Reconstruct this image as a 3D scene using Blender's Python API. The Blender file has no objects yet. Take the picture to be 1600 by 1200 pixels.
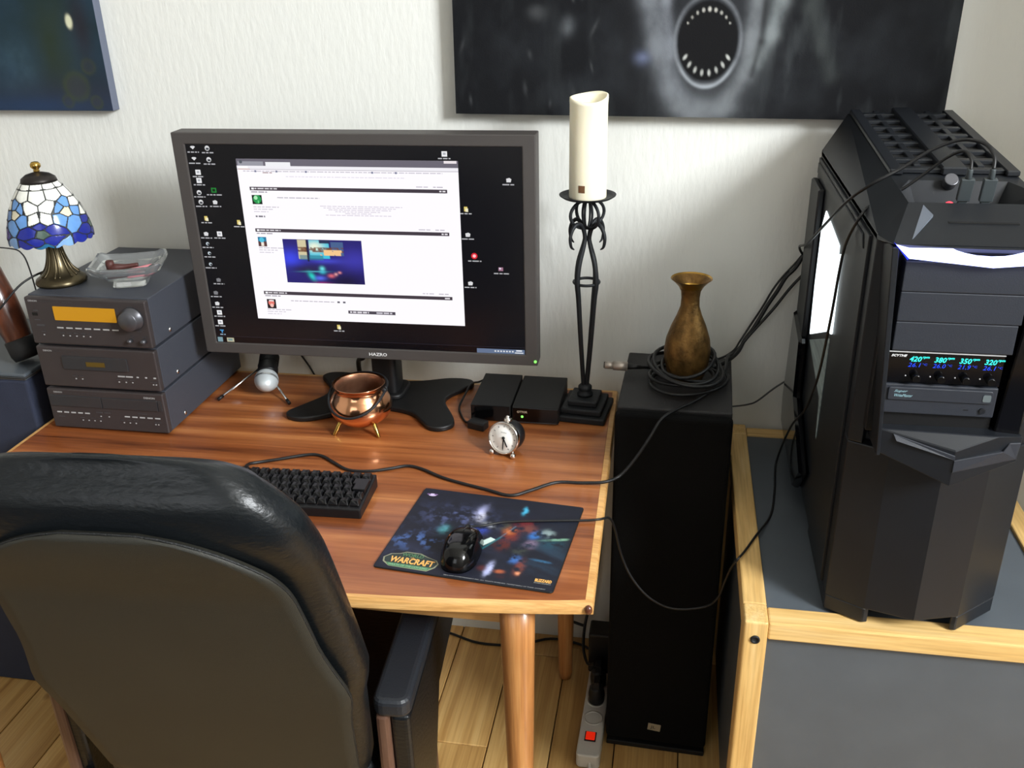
import bpy, bmesh, math, random
import numpy as np
from mathutils import Vector, Matrix

random.seed(7)
rng = np.random.default_rng(7)
SC = bpy.context.scene
COL = SC.collection

# ------------------------------------------------------------------ camera, world, light, exposure
def make_camera():
    yaw, pitch, roll = 0.1801, 0.42934, -0.02202
    f = Vector((-math.sin(yaw)*math.cos(pitch), math.cos(yaw)*math.cos(pitch), -math.sin(pitch)))
    r = Vector((math.cos(yaw), math.sin(yaw), 0))
    u = r.cross(f)
    c, s = math.cos(roll), math.sin(roll)
    R, U = c*r+s*u, -s*r+c*u
    cam = bpy.data.cameras.new('camera')
    cam.sensor_width = 36
    cam.lens = 1460.408*36/1600
    cam.clip_start = .02
    o = bpy.data.objects.new('camera', cam)
    COL.objects.link(o)
    m = Matrix((R, U, -f)).transposed().to_4x4()
    m.translation = (0.33515, -1.87412, 1.58316)
    o.matrix_world = m
    SC.camera = o
make_camera()

W = bpy.data.worlds.new('world'); SC.world = W; W.use_nodes = True
W.node_tree.nodes['Background'].inputs[0].default_value = (.80, .88, 1, 1)
W.node_tree.nodes['Background'].inputs[1].default_value = .35

def area(name, loc, target, sx, sy, power, color):
    l = bpy.data.lights.new(name, 'AREA'); l.shape = 'RECTANGLE'; l.size = sx; l.size_y = sy
    l.energy = power; l.color = color
    o = bpy.data.objects.new(name, l); COL.objects.link(o); o.location = loc
    o.rotation_euler = (Vector(target)-Vector(loc)).to_track_quat('-Z', 'Y').to_euler()
    return o
# daylight through the window in the right wall and the one behind the camera
area('daylight_right', (3.33, -2.60, 2.92), (.0, -.30, .85), 1.15, 1.20, 370, (.93, .97, 1.0))
area('daylight_front', (-.75, -3.36, 1.85), (-.3, 0, 1.1), 1.3, 1.3, 10, (.98, .99, 1.0))

SC.view_settings.view_transform = 'Standard'
SC.view_settings.look = 'None'
SC.view_settings.gamma = 1
SC.view_settings.use_curve_mapping = False
SC.view_settings.exposure = 0.08

# ------------------------------------------------------------------ materials
def lin(c):
    return tuple(((x/255)/12.92 if x/255 <= .04045 else ((x/255+.055)/1.055)**2.4) for x in c[:3])
def L4(c): return (*lin(c), 1)
MATS = {}
def mat(name, color, rough=.5, metal=0, spec=.5, var=0, vscale=(20, 20, 20), bump=0, bscale=(200, 200, 200), coat=0,
        emit=None, estr=0, trans=0, ior=1.45, sheen=0, detail=4):
    if name in MATS: return MATS[name]
    m = bpy.data.materials.new(name); m.use_nodes = True
    nt = m.node_tree; b = nt.nodes['Principled BSDF']
    b.inputs['Base Color'].default_value = L4(color)
    b.inputs['Roughness'].default_value = rough
    b.inputs['Metallic'].default_value = metal
    b.inputs['Specular IOR Level'].default_value = spec
    b.inputs['Coat Weight'].default_value = coat
    b.inputs['Coat Roughness'].default_value = .12
    b.inputs['Transmission Weight'].default_value = trans
    b.inputs['IOR'].default_value = ior
    if emit:
        b.inputs['Emission Color'].default_value = L4(emit); b.inputs['Emission Strength'].default_value = estr
    tc = nt.nodes.new('ShaderNodeTexCoord')
    def noise(sc, det=detail):
        mp = nt.nodes.new('ShaderNodeMapping'); mp.inputs['Scale'].default_value = sc
        nt.links.new(tc.outputs['Object'], mp.inputs[0])
        n = nt.nodes.new('ShaderNodeTexNoise'); n.inputs['Scale'].default_value = 1; n.inputs['Detail'].default_value = det
        nt.links.new(mp.outputs[0], n.inputs['Vector']); return n
    if var:
        n = noise(vscale)
        r = nt.nodes.new('ShaderNodeValToRGB')
        c = lin(color)
        r.color_ramp.elements[0].position = .3; r.color_ramp.elements[1].position = .7
        r.color_ramp.elements[0].color = (*[x*(1-var) for x in c], 1)
        r.color_ramp.elements[1].color = (*[min(1, x*(1+var)) for x in c], 1)
        nt.links.new(n.outputs['Fac'], r.inputs[0]); nt.links.new(r.outputs[0], b.inputs['Base Color'])
    if bump:
        n = noise(bscale)
        bp = nt.nodes.new('ShaderNodeBump'); bp.inputs['Strength'].default_value = bump; bp.inputs['Distance'].default_value = .002
        nt.links.new(n.outputs['Fac'], bp.inputs['Height']); nt.links.new(bp.outputs[0], b.inputs['Normal'])
    MATS[name] = m
    return m

def wood(name, cols, scale, rough=.35, coat=0, rnd=False, knots=False, bump=.05, band=None):
    """grain: noise stretched along the short axis of `scale`"""
    m = bpy.data.materials.new(name); m.use_nodes = True; nt = m.node_tree; b = nt.nodes['Principled BSDF']
    b.inputs['Roughness'].default_value = rough; b.inputs['Coat Weight'].default_value = coat; b.inputs['Coat Roughness'].default_value = .08
    tc = nt.nodes.new('ShaderNodeTexCoord'); mp = nt.nodes.new('ShaderNodeMapping')
    mp.inputs['Scale'].default_value = scale
    nt.links.new(tc.outputs['Object'], mp.inputs[0])
    vec = mp.outputs[0]
    if rnd:
        oi = nt.nodes.new('ShaderNodeObjectInfo'); ad = nt.nodes.new('ShaderNodeVectorMath'); ad.operation = 'ADD'
        ml = nt.nodes.new('ShaderNodeMath'); ml.operation = 'MULTIPLY'; ml.inputs[1].default_value = 57
        nt.links.new(oi.outputs['Random'], ml.inputs[0]); nt.links.new(vec, ad.inputs[0]); nt.links.new(ml.outputs[0], ad.inputs[1]); vec = ad.outputs[0]
    n = nt.nodes.new('ShaderNodeTexNoise'); n.inputs['Scale'].default_value = 1; n.inputs['Detail'].default_value = 6; n.inputs['Roughness'].default_value = .6
    nt.links.new(vec, n.inputs['Vector'])
    r = nt.nodes.new('ShaderNodeValToRGB'); cr = r.color_ramp
    while len(cr.elements) < len(cols): cr.elements.new(.5)
    for i, c in enumerate(cols):
        cr.elements[i].position = .28+.44*i/(len(cols)-1); cr.elements[i].color = L4(c)
    nt.links.new(n.outputs['Fac'], r.inputs[0]); out = r.outputs[0]
    # fine dark fibre lines
    mp2 = nt.nodes.new('ShaderNodeMapping'); mp2.inputs['Scale'].default_value = tuple(s*(6 if s > 8 else 2) for s in scale)
    nt.links.new(tc.outputs['Object'], mp2.inputs[0])
    n2 = nt.nodes.new('ShaderNodeTexNoise'); n2.inputs['Scale'].default_value = 1; n2.inputs['Detail'].default_value = 3
    nt.links.new(mp2.outputs[0], n2.inputs['Vector'])
    mx = nt.nodes.new('ShaderNodeMix'); mx.data_type = 'RGBA'; mx.blend_type = 'MULTIPLY'
    r2 = nt.nodes.new('ShaderNodeValToRGB'); r2.color_ramp.elements[0].position = .35; r2.color_ramp.elements[1].position = .6
    r2.color_ramp.elements[0].color = (.72, .66, .6, 1); r2.color_ramp.elements[1].color = (1, 1, 1, 1)
    nt.links.new(n2.outputs['Fac'], r2.inputs[0]); mx.inputs[0].default_value = .6
    nt.links.new(out, mx.inputs[6]); nt.links.new(r2.outputs[0], mx.inputs[7]); out = mx.outputs[2]
    if rnd:
        hs = nt.nodes.new('ShaderNodeHueSaturation'); mr = nt.nodes.new('ShaderNodeMapRange'); mr.inputs[3].default_value = .82; mr.inputs[4].default_value = 1.1
        nt.links.new(oi.outputs['Random'], mr.inputs[0]); nt.links.new(mr.outputs[0], hs.inputs['Value']); nt.links.new(out, hs.inputs['Color']); out = hs.outputs[0]
    if knots:
        v = nt.nodes.new('ShaderNodeTexVoronoi'); v.inputs['Scale'].default_value = 1
        mp3 = nt.nodes.new('ShaderNodeMapping'); mp3.inputs['Scale'].default_value = (7, 4.2, 1)
        if rnd:
            ad3 = nt.nodes.new('ShaderNodeVectorMath'); ad3.operation = 'ADD'
            nt.links.new(tc.outputs['Object'], mp3.inputs[0]); nt.links.new(mp3.outputs[0], ad3.inputs[0]); nt.links.new(ml.outputs[0], ad3.inputs[1]); nt.links.new(ad3.outputs[0], v.inputs['Vector'])
        else:
            nt.links.new(tc.outputs['Object'], mp3.inputs[0]); nt.links.new(mp3.outputs[0], v.inputs['Vector'])
        r3 = nt.nodes.new('ShaderNodeValToRGB'); r3.color_ramp.elements[0].position = .05; r3.color_ramp.elements[1].position = .11
        r3.color_ramp.elements[0].color = (.28, .17, .09, 1); r3.color_ramp.elements[1].color = (1, 1, 1, 1)
        nt.links.new(v.outputs['Distance'], r3.inputs[0])
        mk = nt.nodes.new('ShaderNodeMix'); mk.data_type = 'RGBA'; mk.blend_type = 'MULTIPLY'; mk.inputs[0].default_value = 1
        nt.links.new(out, mk.inputs[6]); nt.links.new(r3.outputs[0], mk.inputs[7]); out = mk.outputs[2]
    nt.links.new(out, b.inputs['Base Color'])
    if bump:
        bp = nt.nodes.new('ShaderNodeBump'); bp.inputs['Strength'].default_value = bump; bp.inputs['Distance'].default_value = .001
        nt.links.new(n2.outputs['Fac'], bp.inputs['Height']); nt.links.new(bp.outputs[0], b.inputs['Normal'])
    MATS[name] = m
    return m

def vcol_mat(name, rough=.5, emit=0, spec=.5, bump=0, dark=(8, 8, 10)):
    """colour read from the mesh's own print attribute (flat print: picture, screen, mouse-pad art)"""
    m = bpy.data.materials.new(name); m.use_nodes = True; nt = m.node_tree; b = nt.nodes['Principled BSDF']
    a = nt.nodes.new('ShaderNodeAttribute'); a.attribute_name = 'print'
    b.inputs['Roughness'].default_value = rough; b.inputs['Specular IOR Level'].default_value = spec
    if emit:
        b.inputs['Base Color'].default_value = L4(dark)
        nt.links.new(a.outputs['Color'], b.inputs['Emission Color']); b.inputs['Emission Strength'].default_value = emit
    else:
        nt.links.new(a.outputs['Color'], b.inputs['Base Color'])
    if bump:
        tc = nt.nodes.new('ShaderNodeTexCoord'); n = nt.nodes.new('ShaderNodeTexNoise'); n.inputs['Scale'].default_value = 500
        nt.links.new(tc.outputs['Object'], n.inputs['Vector'])
        bp = nt.nodes.new('ShaderNodeBump'); bp.inputs['Strength'].default_value = bump; bp.inputs['Distance'].default_value = .001
        nt.links.new(n.outputs['Fac'], bp.inputs['Height']); nt.links.new(bp.outputs[0], b.inputs['Normal'])
    MATS[name] = m
    return m

M_wall = mat('wall_paint', (222, 222, 216), rough=.9, spec=.2, bump=.55, bscale=(90, 90, 26), detail=5)
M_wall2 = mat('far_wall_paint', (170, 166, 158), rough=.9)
M_ceil = mat('ceiling_paint', (238, 236, 230), rough=.9)
M_pine = wood('pine_floor', [(170, 126, 68), (204, 162, 98), (218, 182, 120)], (34, 1.6, 10), rough=.42, coat=.15, rnd=True, knots=True)
M_desk = wood('walnut_veneer', [(80, 38, 18), (138, 76, 38), (168, 102, 56), (204, 138, 82)], (1.3, 24, 8), rough=.34, coat=.35, bump=.02)
M_edge = wood('beech_edge', [(190, 136, 76), (214, 164, 100), (226, 182, 120)], (3, 60, 60), rough=.35, coat=.2)
M_leg = wood('leg_wood', [(150, 96, 52), (182, 124, 70), (198, 146, 90)], (60, 60, 3), rough=.35, coat=.3)
M_birch = wood('birch_frame', [(206, 164, 98), (222, 184, 118), (232, 200, 142)], (40, 4, 40), rough=.45, coat=.1)
M_birchv = wood('birch_post', [(206, 164, 98), (222, 184, 118), (232, 200, 142)], (50, 50, 4), rough=.45, coat=.1)
M_birchx = wood('birch_rail', [(206, 164, 98), (222, 184, 118), (232, 200, 142)], (4, 50, 50), rough=.45, coat=.1)
M_dwood = wood('dark_polished_wood', [(44, 20, 12), (84, 42, 24), (112, 60, 34)], (40, 40, 4), rough=.3, coat=.4)
M_armwood = wood('chair_wood', [(74, 52, 42), (100, 72, 58), (118, 90, 74)], (50, 50, 4), rough=.4)
M_grey = mat('grey_laminate', (80, 86, 92), rough=.42, var=.06, vscale=(12, 12, 12))
M_leather = mat('black_leather', (14, 18, 21), rough=.33, spec=.5, bump=.5, bscale=(70, 160, 160), detail=8)
M_olive = mat('olive_tinted_leather', (40, 39, 33), rough=.55, bump=.3, bscale=(900, 900, 900), var=.1, vscale=(6, 6, 6))  # leather like the rest of the chair; warm light's olive tint put into its colour
M_blackp = mat('black_plastic', (18, 18, 20), rough=.42)
M_black_m = mat('matt_black', (14, 14, 15), rough=.62)
M_gloss = mat('gloss_black', (6, 6, 7), rough=.12)
M_mon = mat('monitor_bezel_grey', (66, 62, 60), rough=.55, var=.04)
M_monb = mat('monitor_stand_black', (13, 13, 14), rough=.5)
M_st_front = mat('stereo_faceplate', (60, 54, 54), rough=.45, var=.05, metal=.2)
M_st_case = mat('stereo_case', (60, 63, 71), rough=.48, bump=.25, bscale=(900, 900, 900))
M_st_dark = mat('stereo_door', (48, 48, 50), rough=.3)
M_print = mat('silver_print', (170, 170, 170), rough=.5)
M_print_w = mat('white_print', (225, 225, 225), rough=.5)
M_amber = mat('amber_display', (120, 84, 14), rough=.3, emit=(206, 146, 24), estr=.55)
M_amberd = mat('dim_amber_display', (70, 56, 20), rough=.3, emit=(90, 66, 14), estr=.35)
M_knob = mat('knob_grey', (88, 88, 92), rough=.35, metal=.6)
M_steel = mat('bright_steel', (205, 205, 205), rough=.22, metal=1)
M_chrome = mat('chrome', (220, 214, 208), rough=.1, metal=1)
M_brassd = mat('antique_brass', (88, 79, 60), rough=.32, metal=.9, var=.35, vscale=(30, 30, 8))
M_brass = mat('brass', (196, 160, 84), rough=.22, metal=1)
M_pot_in = mat('tarnished_copper', (150, 108, 84), rough=.34, metal=.8, var=.3, vscale=(30, 30, 30))
M_copper = mat('polished_copper', (240, 176, 134), rough=.15, metal=1, var=.12, vscale=(14, 14, 30), bump=.06, bscale=(60, 60, 60))
M_vase = mat('etched_brass', (118, 88, 46), rough=.46, metal=.7, var=.5, vscale=(60, 60, 40), bump=.6, bscale=(160, 160, 160))
M_vase_in = mat('brass_mouth', (176, 138, 66), rough=.3, metal=.9)
M_iron = mat('wrought_iron', (30, 32, 35), rough=.55, metal=.3, bump=.3, bscale=(150, 150, 150))
M_wax = mat('candle_wax', (240, 232, 206), rough=.55, spec=.4)
MATS['candle_wax'].node_tree.nodes['Principled BSDF'].inputs['Subsurface Weight'].default_value = .25
MATS['candle_wax'].node_tree.nodes['Principled BSDF'].inputs['Subsurface Radius'].default_value = (.02, .015, .008)
M_brown = mat('brown_sticker', (104, 70, 44), rough=.6, var=.2, vscale=(300, 300, 300))
M_spk = mat('speaker_vinyl', (34, 33, 34), rough=.6, bump=.2, bscale=(300, 60, 60))
M_grille = mat('speaker_cloth', (9, 9, 9), rough=.9, spec=.15, bump=.4, bscale=(1200, 1200, 1200))
M_cable = mat('black_cable', (20, 20, 21), rough=.45)
M_cableg = mat('grey_cable', (70, 70, 70), rough=.45)
M_pc = mat('pc_satin_black', (20, 23, 28), rough=.42, spec=.5, var=.08, vscale=(20, 20, 20))
M_pc2 = mat('pc_bay_grey', (40, 43, 50), rough=.45, bump=.15, bscale=(800, 800, 800))
M_pc_dark = mat('pc_matt_black', (10, 10, 12), rough=.5)
M_pcglass = mat('pc_gloss_panel', (5, 5, 8), rough=.08)
M_led = mat('blue_white_led', (120, 130, 255), rough=.3, emit=(190, 198, 255), estr=3.2)
M_ledb = mat('blue_led', (20, 30, 200), rough=.3, emit=(26, 40, 235), estr=2.4)
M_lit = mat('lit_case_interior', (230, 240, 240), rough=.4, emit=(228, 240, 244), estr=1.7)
M_cyan = mat('cyan_segments', (20, 120, 120), rough=.4, emit=(60, 240, 225), estr=1.3)
M_blueseg = mat('blue_segments', (20, 40, 150), rough=.4, emit=(30, 74, 230), estr=1.0)
M_green = mat('green_led', (40, 160, 40), rough=.4, emit=(120, 250, 90), estr=2.0)
M_redled = mat('red_led', (200, 30, 40), rough=.4, emit=(255, 60, 80), estr=1.6)
M_redsw = mat('red_rocker', (190, 24, 10), rough=.25, emit=(235, 40, 14), estr=.55)
M_whitep = mat('white_plastic', (196, 192, 182), rough=.45)
M_paper = mat('clock_paper', (248, 247, 242), rough=.6)
M_canvas_e = mat('canvas_edge_blue_grey', (96, 102, 118), rough=.8)
M_canvas_d = mat('canvas_edge_black', (22, 23, 26), rough=.8)
M_navy = mat('navy_cloth', (38, 44, 62), rough=.85, bump=.5, bscale=(700, 700, 700), var=.1)
M_glass = mat('clear_glass', (244, 248, 248), rough=.03, trans=.93, ior=1.5, coat=.6)
M_pink = mat('pink_plastic', (220, 130, 140), rough=.4)
M_darkred = mat('dark_red_brown', (70, 34, 30), rough=.5)
M_lead = mat('lead_came', (52, 54, 54), rough=.5, metal=.5)
M_grill = mat('mic_grille', (206, 212, 214), rough=.4, metal=.35)
M_darkslit = mat('black_gap', (4, 4, 4), rough=.9)

# ------------------------------------------------------------------ geometry helpers
class MB:
    """collects simple solids and links them as ONE mesh object"""
    def __init__(s): s.v = []; s.f = []; s.sm = []
    def add(s, vs, fs, smooth=False, M=None):
        b = len(s.v)
        for p in vs: s.v.append(tuple(M @ Vector(p)) if M is not None else tuple(p))
        for f in fs: s.f.append([i+b for i in f]); s.sm.append(smooth)
        return s
    def box(s, x0, x1, y0, y1, z0, z1, M=None):
        v = [(x0,y0,z0),(x1,y0,z0),(x1,y1,z0),(x0,y1,z0),(x0,y0,z1),(x1,y0,z1),(x1,y1,z1),(x0,y1,z1)]
        return s.add(v, [(0,3,2,1),(4,5,6,7),(0,1,5,4),(1,2,6,5),(2,3,7,6),(3,0,4,7)], False, M)
    def prism(s, poly, a, b, axis='z', M=None, smooth=False):
        """poly in 2D, extruded a->b along axis: z (x,y), y (x,z), x (y,z); poly anticlockwise seen from +axis (y: from -y)"""
        n = len(poly)
        def P(p, t): return (p[0],p[1],t) if axis == 'z' else ((p[0],t,p[1]) if axis == 'y' else (t,p[0],p[1]))
        v = [P(p, a) for p in poly]+[P(p, b) for p in poly]
        fs = [tuple(range(n-1,-1,-1)), tuple(range(n,2*n))]
        fs += [(i,(i+1)%n,n+(i+1)%n,n+i) for i in range(n)]
        bb = len(s.v)
        s.add(v, fs, False, M)
        if smooth:
            for k in range(n): s.sm[len(s.f)-n+k] = True
        return s
    def lathe(s, prof, n=32, M=None, smooth=True, cap0=True, cap1=True):
        v = []; fs = []
        for r, z in prof:
            for k in range(n):
                a = 2*math.pi*k/n; v.append((r*math.cos(a), r*math.sin(a), z))
        for i in range(len(prof)-1):
            for k in range(n):
                k2 = (k+1)%n; fs.append((i*n+k, i*n+k2, (i+1)*n+k2, (i+1)*n+k))
        s.add(v, fs, smooth, M)
        b = len(s.v)-len(v)
        if cap0 and prof[0][0] > 1e-6: s.f.append([b+k for k in range(n-1,-1,-1)]); s.sm.append(False)
        if cap1 and prof[-1][0] > 1e-6: s.f.append([b+(len(prof)-1)*n+k for k in range(n)]); s.sm.append(False)
        return s
    def cyl(s, p, q, r, r2=None, n=16, smooth=True):
        p = Vector(p); q = Vector(q); d = q-p
        M = Matrix.Translation(p) @ d.to_track_quat('Z', 'Y').to_matrix().to_4x4()
        return s.lathe([(r,0),(r if r2 is None else r2, d.length)], n, M, smooth)
    def ball(s, c, r, n=16, m=10, sc=(1,1,1)):
        M = Matrix.Translation(c) @ Matrix.Diagonal((*sc,1))
        return s.lathe([(max(r*math.sin(math.pi*i/m),1e-5), -r*math.cos(math.pi*i/m)) for i in range(m+1)], n, M, True, False, False)
    def tube(s, pts, r, n=8, closed=False, sub=6, smooth_path=True):
        pts = [Vector(p) for p in pts]
        rad = r if isinstance(r, (list, tuple)) else [r]*len(pts)
        if smooth_path and len(pts) > 2:
            out = []; ro = []; N = len(pts); rngk = N if closed else N-1
            for i in range(rngk):
                p0 = pts[(i-1)%N] if (closed or i > 0) else pts[0]; p1 = pts[i]; p2 = pts[(i+1)%N]
                p3 = pts[(i+2)%N] if (closed or i+2 < N) else pts[-1]
                for k in range(sub):
                    t = k/sub
                    out.append(.5*((2*p1)+(p2-p0)*t+(2*p0-5*p1+4*p2-p3)*t*t+(3*p1-p0-3*p2+p3)*t**3)); ro.append(rad[i]*(1-t)+rad[(i+1)%N]*t)
            if not closed: out.append(pts[-1]); ro.append(rad[-1])
            pts, rad = out, ro
        N = len(pts); v = []; fs = []; up = None
        for i in range(N):
            d = (pts[(i+1)%N]-pts[i-1]) if closed else (pts[min(i+1,N-1)]-pts[max(i-1,0)])
            d.normalize()
            if up is None: up = Vector((0,0,1)) if abs(d.z) < .9 else Vector((1,0,0))
            a = d.cross(up)
            if a.length < 1e-6: a = d.orthogonal()
            a.normalize(); up = a.cross(d)
            for k in range(n):
                t = 2*math.pi*k/n; v.append(pts[i]+rad[i]*(math.cos(t)*a+math.sin(t)*up))
        M_ = N if closed else N-1
        for i in range(M_):
            j = (i+1)%N
            for k in range(n):
                k2 = (k+1)%n; fs.append((i*n+k, i*n+k2, j*n+k2, j*n+k))
        b = len(s.v); s.add(v, fs, True)
        if not closed:
            s.f.append([b+k for k in range(n-1,-1,-1)]); s.sm.append(False)
            s.f.append([b+(N-1)*n+k for k in range(n)]); s.sm.append(False)
        return s
    def build(s, name, material, parent=None, bevel=0, seg=2, loc=None, rot=None, angle=None, fix=True):
        me = bpy.data.meshes.new(name); me.from_pydata(s.v, [], s.f); me.update()
        me.polygons.foreach_set('use_smooth', s.sm)
        if fix:
            bm = bmesh.new(); bm.from_mesh(me); bmesh.ops.recalc_face_normals(bm, faces=bm.faces); bm.to_mesh(me); bm.free()
        if material: me.materials.append(material)
        o = bpy.data.objects.new(name, me); COL.objects.link(o)
        if loc is not None: o.location = loc
        if rot is not None: o.rotation_euler = rot
        if parent is not None: o.parent = parent
        if angle:
            me.polygons.foreach_set('use_smooth', [True]*len(me.polygons)); me.set_sharp_from_angle(angle=math.radians(angle))
        if bevel:
            bv = o.modifiers.new('bevel', 'BEVEL'); bv.width = bevel; bv.segments = seg; bv.limit_method = 'ANGLE'; bv.angle_limit = math.radians(35)
            bv.harden_normals = False
        return o

def tag(o, label=None, cat=None, group=None, kind=None):
    if label: o['label'] = label
    if cat: o['category'] = cat
    if group: o['group'] = group
    if kind: o['kind'] = kind
    return o
def thing(name, label, cat, loc=(0,0,0), rz=0, group=None):
    o = bpy.data.objects.new(name, None); COL.objects.link(o); o.location = loc; o.rotation_euler = (0,0,rz)
    o.empty_display_size = .05
    return tag(o, label, cat, group)
def box(name, m, parent, x0, x1, y0, y1, z0, z1, bevel=.002, **k):
    return MB().box(x0,x1,y0,y1,z0,z1).build(name, m, parent, bevel, **k)
def text(body, m, parent, loc, width, height=None, rot=(math.pi/2,0,0), shear=0, name='lettering', align='LEFT', depth=.0002, bold=0):
    """flat lettering cut as a thin mesh; `width` wide, baseline-left (or centre) at loc"""
    cu = bpy.data.curves.new('t', 'FONT'); cu.body = body; cu.size = 1; cu.shear = shear; cu.resolution_u = 2; cu.offset = bold
    to = bpy.data.objects.new('t', cu); COL.objects.link(to)
    dg = bpy.context.evaluated_depsgraph_get(); dg.update()
    me = bpy.data.meshes.new_from_object(to.evaluated_get(dg)); bpy.data.objects.remove(to); bpy.data.curves.remove(cu)
    co = np.zeros(len(me.vertices)*3); me.vertices.foreach_get('co', co); co = co.reshape(-1,3)
    mn, mx = co.min(0), co.max(0); co -= mn; w, h = mx[0]-mn[0], mx[1]-mn[1]
    sx = width/w; sy = height/h if height else sx
    co *= [sx, sy, 1]
    if align == 'CENTER': co[:,0] -= width/2; co[:,1] -= sy*h/2
    co[:,2] = depth
    me.vertices.foreach_set('co', co.ravel()); me.update(); me.name = name
    me.materials.clear(); me.materials.append(m)
    o = bpy.data.objects.new(name, me); COL.objects.link(o); o.parent = parent; o.location = loc; o.rotation_euler = rot
    return o
def sheet(name, P, cols, m, parent=None, loc=None, rot=None):
    """grid of points P[j,i] with one colour per vertex (flat print)"""
    h, w = P.shape[:2]
    idx = np.arange(h*w).reshape(h, w)
    f = np.stack([idx[:-1,:-1], idx[1:,:-1], idx[1:,1:], idx[:-1,1:]], -1).reshape(-1,4)
    me = bpy.data.meshes.new(name); me.from_pydata(P.reshape(-1,3).tolist(), [], f.tolist()); me.update()
    at = me.attributes.new('print', 'FLOAT_COLOR', 'POINT')
    c = np.concatenate([np.clip(cols.reshape(-1,3),0,1), np.ones((h*w,1))],1).astype(np.float32)
    at.data.foreach_set('color', c.ravel())
    me.materials.append(m)
    o = bpy.data.objects.new(name, me); COL.objects.link(o)
    if parent is not None: o.parent = parent
    if loc is not None: o.location = loc
    if rot is not None: o.rotation_euler = rot
    return o
class Flat:
    """flat coloured polygons on one plane, each layer a hair above the last: print on a screen or a pad"""
    def __init__(s, w, h): s.w = w; s.h = h; s.v = []; s.f = []; s.c = []; s.l = 0
    def poly(s, pts, col, layer):
        b = len(s.v)
        for u, v in pts: s.v.append(((u-.5)*s.w, (.5-v)*s.h, layer*.00012)); s.c.append((*lin(col),1))
        s.f.append(list(range(b, b+len(pts))))
    def rect(s, u0, v0, u1, v1, col, layer=1): s.poly([(u0,v1),(u1,v1),(u1,v0),(u0,v0)], col, layer)
    def disc(s, u, v, r, col, layer=1, n=14, asp=1):
        s.poly([(u+r*math.cos(-2*math.pi*k/n), v+r*asp*s.w/s.h*math.sin(-2*math.pi*k/n)) for k in range(n)], col, layer)
    def line_text(s, u, v, width, col, layer=2, hh=.004):
        x = u
        while x < u+width:
            L = random.uniform(.006, .02); s.rect(x, v, min(x+L, u+width), v+hh, col, layer); x += L+.003
    def build(s, name, m, parent, loc, rot):
        me = bpy.data.meshes.new(name); me.from_pydata(s.v, [], s.f); me.update()
        at = me.attributes.new('print', 'FLOAT_COLOR', 'POINT'); at.data.foreach_set('color', np.array(s.c, np.float32).ravel())
        me.materials.append(m); o = bpy.data.objects.new(name, me); COL.objects.link(o); o.parent = parent; o.location = loc; o.rotation_euler = rot
        return o
def vnoise(X, Y, seed=0, octaves=4):
    """smooth value noise on arrays"""
    out = np.zeros_like(X); amp = 1; tot = 0
    g = np.random.default_rng(seed)
    for o in range(octaves):
        T = g.random((64,64)); x = X*(2**o); y = Y*(2**o)
        xi = np.floor(x).astype(int); yi = np.floor(y).astype(int); fx = x-xi; fy = y-yi
        fx = fx*fx*(3-2*fx); fy = fy*fy*(3-2*fy)
        a = T[yi%64, xi%64]; b = T[yi%64, (xi+1)%64]; c = T[(yi+1)%64, xi%64]; d = T[(yi+1)%64, (xi+1)%64]
        out += amp*(a*(1-fx)*(1-fy)+b*fx*(1-fy)+c*(1-fx)*fy+d*fx*fy); tot += amp; amp *= .55
    return out/tot
def blob(X, Y, x, y, sx, sy, rot=0, p=2):
    c, s_ = math.cos(rot), math.sin(rot); a = ((X-x)*c+(Y-y)*s_)/sx; b = (-(X-x)*s_+(Y-y)*c)/sy
    return np.exp(-(a*a+b*b)**(p/2))
def mixc(C, col, a): 
    a = np.clip(a,0,1)[...,None]; return C*(1-a)+np.array(lin(col))*a
def cable(name, pts, r, m, label, cat='cable', sub=6, n=8, group=None):
    o = MB().tube(pts, r, n, sub=sub).build(name, m, fix=False)
    return tag(o, label, cat, group)
RX = (math.pi/2, 0, 0)      # local x,y,z -> x right, y up, z toward -y (front faces)

# ------------------------------------------------------------------ the room
WY = .02                     # face of the back wall
def struct(name, mb, m, **k): return tag(mb.build(name, m, **k), kind='structure')
struct('wall_back', MB().box(-2.5, 3.4, WY, WY+.15, -.05, 3.65), M_wall)
struct('wall_left', MB().box(-2.62, -2.5, -3.42, WY+.15, -.05, 3.65), M_wall2)
struct('wall_shade_block', MB().box(1.30, 1.95, -.62, WY, -.05, 3.65), M_wall)   # unseen block added to shade the wall right of the large painting
mb = MB()                    # right wall with a window opening
for y0, y1, z0, z1 in ((-3.42,-3.2,-.05,3.65),(-2.0,WY,-.05,3.65),(-3.2,-2.0,-.05,2.3),(-3.2,-2.0,3.54,3.65)): mb.box(3.20, 3.32, y0, y1, z0, z1)
struct('wall_right', mb, M_wall2)
mb = MB()
for x0, x1, z0, z1 in ((-2.5,-1.45,-.05,3.65),(-.05,3.32,-.05,3.65),(-1.45,-.05,-.05,1.15),(-1.45,-.05,2.55,3.65)): mb.box(x0, x1, -3.42, -3.3, z0, z1)
struct('wall_front', mb, M_wall2)
struct('ceiling', MB().box(-2.62, 3.4, -3.42, WY+.15, 3.65, 3.75), M_ceil)
def window(name, M, w, h):
    mb = MB(); t = .05
    for a in (-w/2, w/2-t, -t/2): mb.box(a, a+t, -.03, .03, 0, h, M)
    for z in (0, h-t): mb.box(-w/2, w/2, -.03, .03, z, z+t, M)
    struct(name, mb, M_whitep)
window('window_1', Matrix.Translation((3.25,-2.6,2.3)) @ Matrix.Rotation(math.pi/2,4,'Z'), 1.2, 1.24)
window('window_2', Matrix.Translation((-.75,-3.35,1.15)), 1.4, 1.4)

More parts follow.
